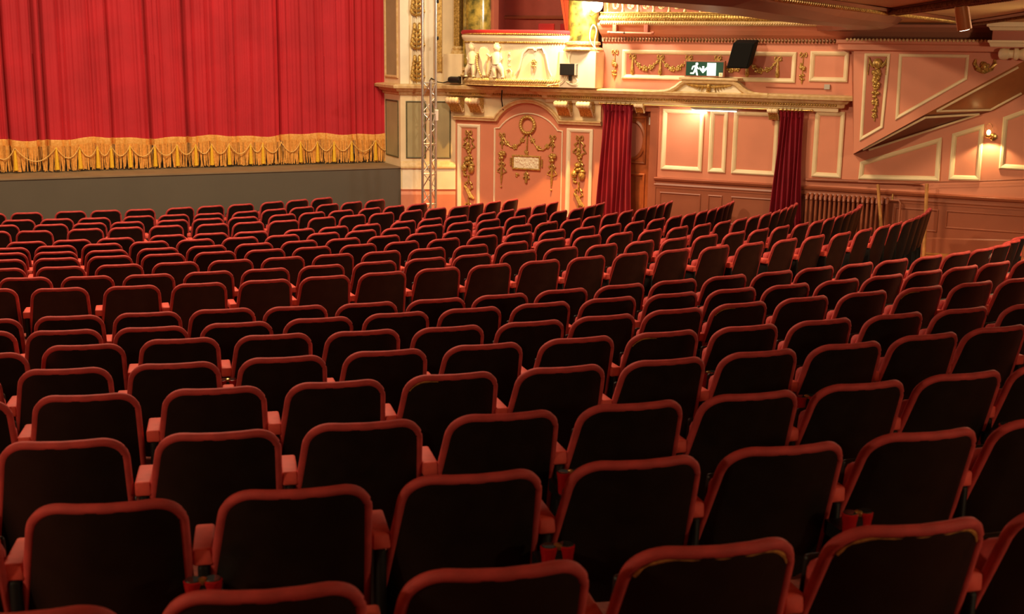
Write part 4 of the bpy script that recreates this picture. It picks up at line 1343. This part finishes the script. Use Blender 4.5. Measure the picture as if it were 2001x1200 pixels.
# column capital at the upper right edge of the view
t = thing('capital', 'cream and terracotta capital block hanging below the balcony at far right', 'capital', w('A', 10.0, 0.9, 3.30))
MB('A').box(9.22, 10.6, 0.62, 1.2, 3.60, 3.76).build('block', 'pink_deep', t, bevel=0.006)
MB('A').sweep_plan([(10.6, 1.2), (9.22, 1.2), (9.22, 0.62)], [(0, 3.74), (0.03, 3.75), (0.05, 3.79), (0.08, 3.80), (0.08, 3.86), (0, 3.86)], -1).build('upper_moulding', 'cream', t)
MB('A').sweep_plan([(10.6, 1.2), (9.22, 1.2), (9.22, 0.62)], [(0, 3.52), (0.01, 3.52), (0.03, 3.57), (0.05, 3.58), (0.05, 3.61), (0, 3.61)], -1).build('lower_moulding', 'cream', t)
MB('A').box(9.24, 10.6, 0.64, 1.18, 3.52, 3.60).build('neck', 'cream', t)
MB('A').lathe([(0.03, -.02), (0.07, 0.0), (0.085, .05), (.075, .10), (.078, .11), (.06, .13), (.06, .18), (.085, .20), (.085, .24), (.06, .26), (.09, .32), (.095, .6), (.08, .9)], (9.33, 0.95, 3.42), 16, 'u').build('volute_roll', 'cream', t, smooth=True)

# ================================================================== THEATRE SEATS
SEATS = {
'F1': [(-7.76, 17.77, 0.29), (-7.27, 17.92, 0.32), (-6.69, 18.14, 0.36), (-6.21, 18.30, 0.38), (-5.73, 18.46, 0.40), (-5.18, 18.73, 0.58), (-4.77, 19.01, 0.60), (-4.35, 19.29, 0.62), (-3.92, 19.69, 0.76), (-3.57, 20.04, 0.78), (-3.21, 20.39, 0.80)],
'F2': [(-6.97, 16.86, 0.31), (-6.48, 17.02, 0.33), (-6.00, 17.17, 0.35), (-5.44, 17.44, 0.42), (-4.98, 17.63, 0.44), (-4.51, 17.82, 0.46), (-4.02, 18.14, 0.70), (-3.65, 18.48, 0.72), (-3.28, 18.82, 0.74), (-2.95, 19.31, 0.81), (-2.61, 19.68, 0.83), (-2.27, 20.05, 0.86)],
'F3': [(-6.90, 16.13, 0.32), (-6.28, 16.25, 0.35), (-5.81, 16.43, 0.37), (-5.34, 16.60, 0.39), (-4.78, 16.85, 0.46), (-4.33, 17.06, 0.48), (-3.87, 17.27, 0.50), (-3.37, 17.65, 0.67), (-2.98, 17.96, 0.69), (-2.59, 18.28, 0.71), (-2.19, 18.64, 0.81), (-1.85, 19.01, 0.83), (-1.51, 19.37, 0.85)],
'F4': [(-6.68, 15.31, 0.21), (-6.17, 15.40, 0.23), (-5.59, 15.65, 0.39), (-5.12, 15.85, 0.41), (-4.64, 16.06, 0.43), (-4.07, 16.28, 0.49), (-3.63, 16.51, 0.51), (-3.18, 16.73, 0.53), (-2.71, 17.18, 0.68), (-2.31, 17.50, 0.70), (-1.92, 17.83, 0.72), (-1.51, 18.24, 0.81), (-1.16, 18.60, 0.82), (-0.81, 18.95, 0.84), (-0.57, 19.40, 0.97), (-0.29, 19.81, 0.99), (-0.00, 20.22, 1.01)],
'F5': [(-5.73, 14.06, 0.36), (-5.27, 14.27, 0.38), (-4.81, 14.48, 0.40), (-4.27, 14.82, 0.41), (-3.79, 15.02, 0.42), (-3.32, 15.21, 0.44), (-2.74, 15.49, 0.63), (-2.34, 15.80, 0.64), (-1.94, 16.11, 0.66), (-1.48, 16.55, 0.78), (-1.13, 16.92, 0.79), (-0.78, 17.29, 0.81), (-0.35, 17.81, 0.95), (-0.07, 18.24, 0.97), (0.20, 18.67, 0.99), (0.46, 19.24, 1.09), (0.68, 19.69, 1.11)],
'F6': [(-5.66, 13.36, 0.26), (-5.21, 13.59, 0.30), (-4.75, 13.81, 0.35), (-4.27, 14.05, 0.39), (-3.78, 14.27, 0.44), (-3.29, 14.48, 0.48), (-2.82, 14.73, 0.53), (-2.35, 14.97, 0.57), (-1.91, 15.26, 0.62), (-1.49, 15.57, 0.66), (-1.07, 15.93, 0.71), (-0.68, 16.31, 0.76), (-0.30, 16.69, 0.80), (0.08, 17.14, 0.86), (0.41, 17.59, 0.91), (0.73, 18.04, 0.96), (1.02, 18.50, 1.02), (1.25, 18.99, 1.07), (1.44, 19.51, 1.13)],
'F7': [(-5.47, 12.82, 0.25), (-4.96, 12.92, 0.29), (-4.45, 13.07, 0.34), (-3.94, 13.27, 0.38), (-3.45, 13.50, 0.42), (-2.96, 13.73, 0.47), (-2.48, 13.99, 0.51), (-2.00, 14.24, 0.55), (-1.54, 14.52, 0.60), (-1.10, 14.82, 0.64), (-0.67, 15.12, 0.68), (-0.26, 15.47, 0.73), (0.13, 15.83, 0.77), (0.50, 16.22, 0.82), (0.85, 16.63, 0.87), (1.17, 17.09, 0.92), (1.46, 17.55, 0.97), (1.74, 18.02, 1.02), (2.01, 18.44, 1.07), (2.22, 18.90, 1.13), (2.41, 19.36, 1.18), (2.60, 19.82, 1.23)],
'F8': [(-5.22, 12.15, 0.24), (-4.71, 12.29, 0.28), (-4.21, 12.46, 0.33), (-3.70, 12.64, 0.37), (-3.19, 12.82, 0.41), (-2.69, 13.02, 0.45), (-2.21, 13.25, 0.49), (-1.72, 13.49, 0.53), (-1.25, 13.77, 0.57), (-0.78, 14.07, 0.62), (-0.33, 14.37, 0.66), (0.11, 14.70, 0.70), (0.54, 15.03, 0.74), (0.95, 15.40, 0.79), (1.33, 15.78, 0.83), (1.69, 16.16, 0.88), (2.03, 16.58, 0.93), (2.33, 17.00, 0.98), (2.60, 17.42, 1.02), (2.85, 17.86, 1.07), (3.07, 18.30, 1.13), (3.27, 18.76, 1.18), (3.44, 19.23, 1.23), (3.60, 19.71, 1.29)],
'F9': [(-4.89, 11.33, 0.23), (-4.36, 11.46, 0.27), (-3.84, 11.62, 0.32), (-3.33, 11.78, 0.35), (-2.82, 11.96, 0.39), (-2.33, 12.18, 0.43), (-1.85, 12.42, 0.47), (-1.37, 12.67, 0.51), (-0.90, 12.95, 0.55), (-0.43, 13.24, 0.59), (0.03, 13.54, 0.63), (0.48, 13.88, 0.67), (0.93, 14.21, 0.71), (1.35, 14.55, 0.75), (1.76, 14.91, 0.80), (2.15, 15.27, 0.84), (2.51, 15.64, 0.88), (2.85, 16.03, 0.93), (3.15, 16.43, 0.97), (3.42, 16.85, 1.02), (3.68, 17.28, 1.07), (3.91, 17.72, 1.12), (4.12, 18.18, 1.18), (4.32, 18.64, 1.23), (4.50, 19.10, 1.28)],
'F10': [(-4.34, 10.55, 0.24), (-3.80, 10.61, 0.28), (-3.28, 10.72, 0.31), (-2.78, 10.90, 0.35), (-2.29, 11.09, 0.39), (-1.80, 11.34, 0.43), (-1.32, 11.61, 0.46), (-0.84, 11.89, 0.50), (-0.38, 12.19, 0.54), (0.10, 12.50, 0.58), (0.56, 12.80, 0.61), (1.02, 13.10, 0.65), (1.47, 13.41, 0.69), (1.90, 13.72, 0.73), (2.31, 14.04, 0.76), (2.71, 14.39, 0.80), (3.08, 14.75, 0.84), (3.43, 15.14, 0.89), (3.77, 15.50, 0.93), (4.07, 15.90, 0.97), (4.34, 16.32, 1.02), (4.59, 16.75, 1.07), (4.82, 17.20, 1.12), (5.03, 17.65, 1.17), (5.22, 18.12, 1.23), (5.38, 18.59, 1.28)],
'F11': [(-4.30, 9.70, 0.21), (-3.72, 9.72, 0.25), (-3.15, 9.82, 0.29), (-2.62, 9.95, 0.32), (-2.10, 10.14, 0.36), (-1.62, 10.37, 0.39), (-1.14, 10.63, 0.43), (-0.66, 10.92, 0.47), (-0.18, 11.17, 0.50), (0.30, 11.47, 0.53), (0.77, 11.77, 0.57), (1.24, 12.07, 0.60), (1.71, 12.37, 0.64), (2.19, 12.67, 0.68), (2.63, 12.98, 0.71), (3.09, 13.35, 0.75), (3.50, 13.72, 0.79), (3.90, 14.05, 0.83), (4.29, 14.49, 0.88), (4.65, 14.93, 0.92), (4.94, 15.34, 0.97), (5.22, 15.75, 1.01), (5.46, 16.19, 1.06), (5.69, 16.63, 1.11), (5.90, 17.09, 1.17), (6.09, 17.55, 1.22)],
'R1': [(-3.51, 7.84, 0.19), (-3.00, 7.97, 0.23), (-2.50, 8.09, 0.26), (-2.01, 8.22, 0.29), (-1.51, 8.31, 0.32), (-1.02, 8.43, 0.35), (-0.53, 8.59, 0.37), (-0.06, 8.79, 0.40), (0.41, 9.05, 0.43), (0.88, 9.30, 0.46), (1.34, 9.56, 0.48), (1.80, 9.82, 0.51), (2.25, 10.07, 0.54), (2.68, 10.36, 0.56), (3.11, 10.62, 0.59), (3.52, 10.90, 0.61), (3.94, 11.18, 0.64), (4.33, 11.49, 0.67), (4.69, 11.83, 0.70), (5.02, 12.21, 0.73), (5.30, 12.63, 0.77), (5.56, 13.07, 0.81)],
'R2': [(-3.30, 7.24, 0.19), (-2.77, 7.26, 0.22), (-2.25, 7.34, 0.25), (-1.74, 7.48, 0.28), (-1.24, 7.64, 0.31), (-0.75, 7.83, 0.34), (-0.26, 8.01, 0.36), (0.23, 8.22, 0.39), (0.72, 8.44, 0.41), (1.20, 8.64, 0.44), (1.68, 8.86, 0.46), (2.14, 9.07, 0.48), (2.60, 9.32, 0.51), (3.04, 9.59, 0.53), (3.46, 9.86, 0.56), (3.88, 10.17, 0.58), (4.28, 10.46, 0.61), (4.70, 10.74, 0.63)],
'R3': [(-2.87, 6.35, 0.18), (-2.42, 6.62, 0.22), (-1.92, 6.80, 0.25), (-1.39, 6.90, 0.28), (-0.87, 6.99, 0.30), (-0.36, 7.09, 0.33), (0.14, 7.25, 0.35), (0.61, 7.46, 0.37), (1.09, 7.71, 0.40), (1.57, 7.97, 0.42), (2.06, 8.22, 0.45), (2.55, 8.46, 0.47), (3.04, 8.70, 0.49), (3.51, 8.94, 0.51), (3.95, 9.17, 0.53)],
'R4': [(-2.73, 5.66, 0.17), (-2.22, 5.79, 0.20), (-1.70, 5.90, 0.23), (-1.17, 6.03, 0.26), (-0.65, 6.18, 0.28), (-0.13, 6.33, 0.31), (0.39, 6.50, 0.33), (0.89, 6.66, 0.35), (1.39, 6.83, 0.37), (1.88, 7.02, 0.39), (2.38, 7.22, 0.41), (2.86, 7.41, 0.43), (3.35, 7.58, 0.45)],
'R5': [(-2.38, 4.95, 0.17), (-1.85, 5.05, 0.20), (-1.31, 5.15, 0.23), (-0.78, 5.25, 0.25), (-0.26, 5.39, 0.27), (0.26, 5.52, 0.30), (0.77, 5.67, 0.32), (1.27, 5.86, 0.34), (1.76, 6.05, 0.35), (2.26, 6.31, 0.38), (2.73, 6.54, 0.39)],
'R6': [(-1.60, 4.11, 0.18), (-1.06, 4.20, 0.21), (-0.54, 4.32, 0.23), (-0.01, 4.43, 0.26), (0.50, 4.57, 0.28), (1.00, 4.72, 0.29), (1.50, 4.89, 0.31), (1.99, 5.07, 0.33), (2.48, 5.28, 0.34)],
'R7': [(-1.67, 3.14, 0.16), (-1.15, 3.24, 0.18), (-0.62, 3.35, 0.20), (-0.10, 3.48, 0.23), (0.42, 3.61, 0.25), (0.92, 3.75, 0.26), (1.43, 3.91, 0.28), (1.93, 4.08, 0.29)],
'R8': [(-1.05, 2.35, 0.16), (-0.53, 2.46, 0.19), (-0.01, 2.57, 0.21), (0.51, 2.70, 0.23), (1.03, 2.83, 0.24), (1.54, 2.97, 0.26)],
}
SH = 0.86           # top of the backrest
RC = math.radians(15.5)
HB = 0.54           # length of the back along its slope


def half(q):
    """half width of the back at slope distance q from its lower edge"""
    R = 0.084
    base = 0.252 - 0.046 * q / HB
    if q > HB - R:
        d = q - (HB - R)
        return base - R + math.sqrt(max(0.0, R * R - d * d))
    return base


SKEW = [0.0]        # the backs all recline along the theatre axis, whichever way their row turns them


def back_pt(x, q, out):
    """point on the back: x across, q up the slope, out = distance behind (towards the audience)"""
    d = HB - q
    y = d * math.sin(RC) * math.cos(SKEW[0]) + 0.068 * (x / 0.24) ** 2 - out * math.cos(RC)
    x = x + d * math.sin(RC) * math.sin(SKEW[0])
    z = SH - 0.017 - d * math.cos(RC) + out * math.sin(RC) * -0.0
    return (x, y, z)


def outline(n=9):
    pts = [(-half(0), 0.0), (-half(HB * .3), HB * .3), (-half(HB * .6), HB * .6)]
    R = 0.084
    for i in range(n + 1):
        a = math.pi - (math.pi / 2) * i / n
        b = 0.252 - 0.046 * (HB - R + R * math.sin(a)) / HB
        pts.append((-(b - R) + R * math.cos(a), HB - R + R * math.sin(a)))
    for x in (-.08, 0.0, .08):
        pts.append((x, HB))
    return pts + [(-x, q) for x, q in pts[:n + 4][::-1]]


def seat_mesh(name, mb, mtl):
    me, _ = mb.mesh(name, mtl, True, Vector((0, 0, 0)))
    return me


def grid_back(out_c, out_e, inset, nx=12, nq=12):
    vs = []
    for j in range(nq + 1):
        q = inset * 0 + (HB - inset) * (1 - (1 - j / nq) ** 1.6)
        hw = max(0.01, half(min(HB - 1e-4, q + inset * .3)) - inset)
        for i in range(nx + 1):
            x = hw * (2 * i / nx - 1)
            e = (1 - (2 * i / nx - 1) ** 4)
            vs.append(back_pt(x, q, out_e + (out_c - out_e) * e))
    return vs, [(j * (nx + 1) + i, j * (nx + 1) + i + 1, (j + 1) * (nx + 1) + i + 1, (j + 1) * (nx + 1) + i) for j in range(nq) for i in range(nx)]


def closed_back(o1, o2, inset, bulge):
    va, fa = grid_back(o1 + bulge[0], o1, inset)
    vb, fb = grid_back(o2 + bulge[1], o2, inset)
    mb = MB('W')
    mb.add(va, fa)
    mb.add(vb, fb)
    nx, nq, k = 12, 12, len(va)
    ring = [i for i in range(nx + 1)] + [j * (nx + 1) + nx for j in range(1, nq + 1)] + [nq * (nx + 1) + i for i in range(nx - 1, -1, -1)] + [j * (nx + 1) for j in range(nq - 1, 0, -1)]
    for a, b in zip(ring, ring[1:] + ring[:1]):
        mb.f.append((a, b, b + k, a + k))
    return mb


ME = {}


def back_meshes(bin_):
    SKEW[0] = math.radians(6 * bin_)
    sh = seat_mesh('back_shell', closed_back(0.014, 0.0, 0.004, (0.004, 0.0)), 'seat_black')
    sh2 = sh.copy()
    sh2.materials.clear()
    sh2.materials.append(M['seat_black_lit'])
    ME['shell', bin_], ME['shell_lit', bin_] = sh, sh2
    ME['cushion', bin_] = seat_mesh('back_cushion', closed_back(-0.004, -0.022, 0.006, (0.0, -0.022)), 'seat_red')
    ME['edging', bin_] = seat_mesh('edging', MB('W').tube([back_pt(x, q, 0.004) for x, q in outline()], 0.0165, 8), 'seat_red')
    # strips of exposed foam along a worn edging, and a stuck-on label
    ol = [p for p in outline() if p[1] > HB - 0.06]
    rw = random.Random(2)
    for key, o in (('worn', ol), ('worn2', ol[:len(ol) // 2])):
        pts = [back_pt(x * .962, q - .0165, 0.0145) for x, q in o]
        ME[key, bin_] = seat_mesh('worn_foam', MB('W').tube(pts, [0.002 + 0.0045 * rw.random() for _ in pts], 5), 'foam')
    mb = MB('W')
    mb.add([back_pt(x, q, o) for o in (0.0165, 0.0185) for x, q in ((0.09, 0.43), (0.165, 0.435), (0.165, 0.48), (0.09, 0.475))],
           [(0, 1, 2, 3), (4, 5, 6, 7), (0, 1, 5, 4), (1, 2, 6, 5), (2, 3, 7, 6), (3, 0, 4, 7)])
    ME['sticker', bin_] = seat_mesh('sticker', mb, 'white')


for b_ in range(-4, 9):
    back_meshes(b_)


def rbox(mb, x0, x1, y0, y1, z0, z1, r):
    """rounded box as a stack of rounded rectangles along y"""
    sec = []
    for y, ins in ((y0, r), (y0 + r * .4, r * .3), (y0 + r, 0), (y1 - r, 0), (y1 - r * .4, r * .3), (y1, r)):
        ring = []
        for cx, cz, a0 in ((x1 - r, z1 - r, 0), (x0 + r, z1 - r, 90), (x0 + r, z0 + r, 180), (x1 - r, z0 + r, 270)):
            for k in range(3):
                a = math.radians(a0 + 45 * k)
                rr = max(r - ins, r * .15)
                ring.append((cx + rr * math.cos(a), y, cz + rr * math.sin(a)))
        sec.append(ring)
    vs = [p for s in sec for p in s]
    fs = [(i * 12 + k, i * 12 + (k + 1) % 12, (i + 1) * 12 + (k + 1) % 12, (i + 1) * 12 + k) for i in range(5) for k in range(12)]
    fs += [tuple(range(12)), tuple(60 + k for k in range(11, -1, -1))]
    mb.add(vs, fs)
    return mb


def tilt(mb, piv, ang):
    r = Matrix.Rotation(ang, 3, 'X')
    mb.v = [tuple(r @ (Vector(p) - Vector(piv)) + Vector(piv)) for p in mb.v]
    return mb


ME['seat_cushion'] = seat_mesh('seat_cushion', tilt(rbox(MB('W'), -0.205, 0.205, 0.17, 0.26, 0.38, 0.70, 0.035), (0, .2, .4), math.radians(8)), 'seat_red')
ME['seat_base'] = seat_mesh('seat_base', tilt(rbox(MB('W'), -0.195, 0.195, 0.255, 0.28, 0.39, 0.69, 0.012), (0, .2, .4), math.radians(8)), 'seat_black')
ME['arm_pad'] = seat_mesh('arm_pad', rbox(MB('W'), -0.030, 0.030, 0.105, 0.31, 0.588, 0.645, 0.009), 'arm_red')
mb = MB('W')
rbox(mb, -0.016, 0.016, 0.10, 0.29, 0.03, 0.592, 0.012)
mb.box(-0.03, 0.03, 0.06, 0.34, -0.01, 0.035)
ME['standard'] = seat_mesh('standard', mb, 'iron')

def part(name, me, parent, x=0.0):
    o = bpy.data.objects.new(name, me)
    COL.objects.link(o)
    o.parent = parent
    o.location.x = x
    return o


ORD = ['zeroth', 'first', 'second', 'third', 'fourth', 'fifth', 'sixth', 'seventh', 'eighth', 'ninth', 'tenth', 'eleventh', 'twelfth', 'thirteenth',
       'fourteenth', 'fifteenth', 'sixteenth', 'seventeenth', 'eighteenth', 'nineteenth', 'twentieth', 'twenty-first', 'twenty-second', 'twenty-third',
       'twenty-fourth', 'twenty-fifth', 'twenty-sixth', 'twenty-seventh']
WORN = {('R8', 3): 'worn', ('R8', 4): 'worn', ('R4', 7): 'worn2', ('F7', 13): 'worn', ('R3', 12): 'worn2', ('R5', 4): 'worn2', ('R3', 9): 'worn2'}
rs = random.Random(11)
GL = {'R7': (1, 3, 5), 'R6': (1, 3, 5, 7), 'R5': (3, 7, 9), 'R4': (7,), 'R3': (2, 8)}
for row, L in SEATS.items():
    front = row[0] == 'F'
    num = int(row[1:])
    for i, (x, y, a) in enumerate(L):
        z = floor_z(x, y)
        where = ('%s row from the stage' % ORD[num]) if front else ('%s row from the photo bottom' % ORD[9 - num])
        if front and num == 11:
            look = 'black theatre seat, tall back showing,'
        elif (row, i) in WORN and WORN[(row, i)] == 'worn':
            look = 'worn-edged black theatre seat,'
        else:
            look = 'red-edged black theatre seat,'
        s = thing('theatre_seat', '%s %s, %s from left' % (look, where, ORD[i + 1]), 'seat', (x, y, z), 'theatre seats in the ' + ('front block' if front else 'rear block'))
        s.rotation_euler = (0, 0, a)
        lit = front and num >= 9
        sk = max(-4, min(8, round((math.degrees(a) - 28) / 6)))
        part('back_shell', ME['shell_lit' if lit else 'shell', sk], s)
        part('back_cushion', ME['cushion', sk], s)
        part('edging', ME['edging', sk], s)
        part('seat_cushion', ME['seat_cushion'], s)
        part('seat_base', ME['seat_base'], s)
        if (row, i) in WORN:
            part('worn_foam', ME[WORN[(row, i)], sk], s)
        if (row, i) == ('R1', 18):
            part('sticker', ME['sticker', sk], s)
        nxt = L[i + 1] if i + 1 < len(L) else None
        lat = 0.26 * math.sin(RC) * math.sin(math.radians(6 * sk))
        part('arm_pad', ME['arm_pad'], s, -0.265 + lat)
        part('standard', ME['standard'], s, -0.265 + lat)
        if nxt is None or math.hypot(nxt[0] - x, nxt[1] - y) > 0.60:
            part('arm_pad', ME['arm_pad'], s, 0.265 + lat)
            part('standard', ME['standard'], s, 0.265 + lat)

# opera glasses clipped between seats
GM = {}
for sx in (-1, 1):
    mb = MB('W')
    mb.lathe([(0.020, 0), (0.022, 0.01), (0.024, 0.055), (0.027, 0.07), (0.0285, 0.085), (0.024, 0.088)], (sx * 0.028, 0, 0), 14)
    GM['barrel', sx] = seat_mesh('barrel', mb, 'glasses_red')
    mb = MB('W')
    mb.lathe([(0.024, 0.0885), (0.022, 0.091), (0.014, 0.0905)], (sx * 0.028, 0, 0), 14)
    GM['lens', sx] = seat_mesh('lens', mb, 'lens')
mb = MB('W')
mb.box(-0.012, 0.012, -0.018, 0.008, 0.02, 0.075)
GM['bridge'] = seat_mesh('bridge', mb, 'black_plastic')
mb = MB('W')
mb.lathe([(0.011, 0.076), (0.014, 0.08), (0.014, 0.092), (0.008, 0.096)], (0, -0.005, 0), 12)
GM['wheel'] = seat_mesh('focus_wheel', mb, 'brass')
mb = MB('W')
mb.box(-0.05, 0.05, 0.022, 0.12, -0.03, 0.02)
mb.box(-0.05, 0.05, -0.03, 0.03, -0.03, -0.0)
GM['holder'] = seat_mesh('holder', mb, 'black_plastic')
for row, gaps in GL.items():
    L = SEATS[row]
    for g in gaps:
        if g + 1 >= len(L):
            continue
        (x0, y0, a0), (x1, y1, a1) = L[g], L[g + 1]
        a = (a0 + a1) / 2
        # midpoint of the gap, just behind the arm standard
        lx, ly = -0.01, -0.01
        x = (x0 + x1) / 2 + lx * math.cos(a) - ly * math.sin(a)
        y = (y0 + y1) / 2 + lx * math.sin(a) + ly * math.cos(a)
        t = thing('opera_glasses', 'red opera glasses between the %s and %s seats, %s row from the bottom' % (ORD[g + 1], ORD[g + 2], ORD[9 - int(row[1:])]), 'opera glasses', (x, y, floor_z(x, y) + 0.515), 'opera glasses on the seat backs')
        t.rotation_euler = (0, 0, a)
        for sx in (-1, 1):
            b = part('barrel', GM['barrel', sx], t)
            part('lens', GM['lens', sx], b)
        part('bridge', GM['bridge'], t)
        part('focus_wheel', GM['wheel'], t)
        part('holder', GM['holder'], t)
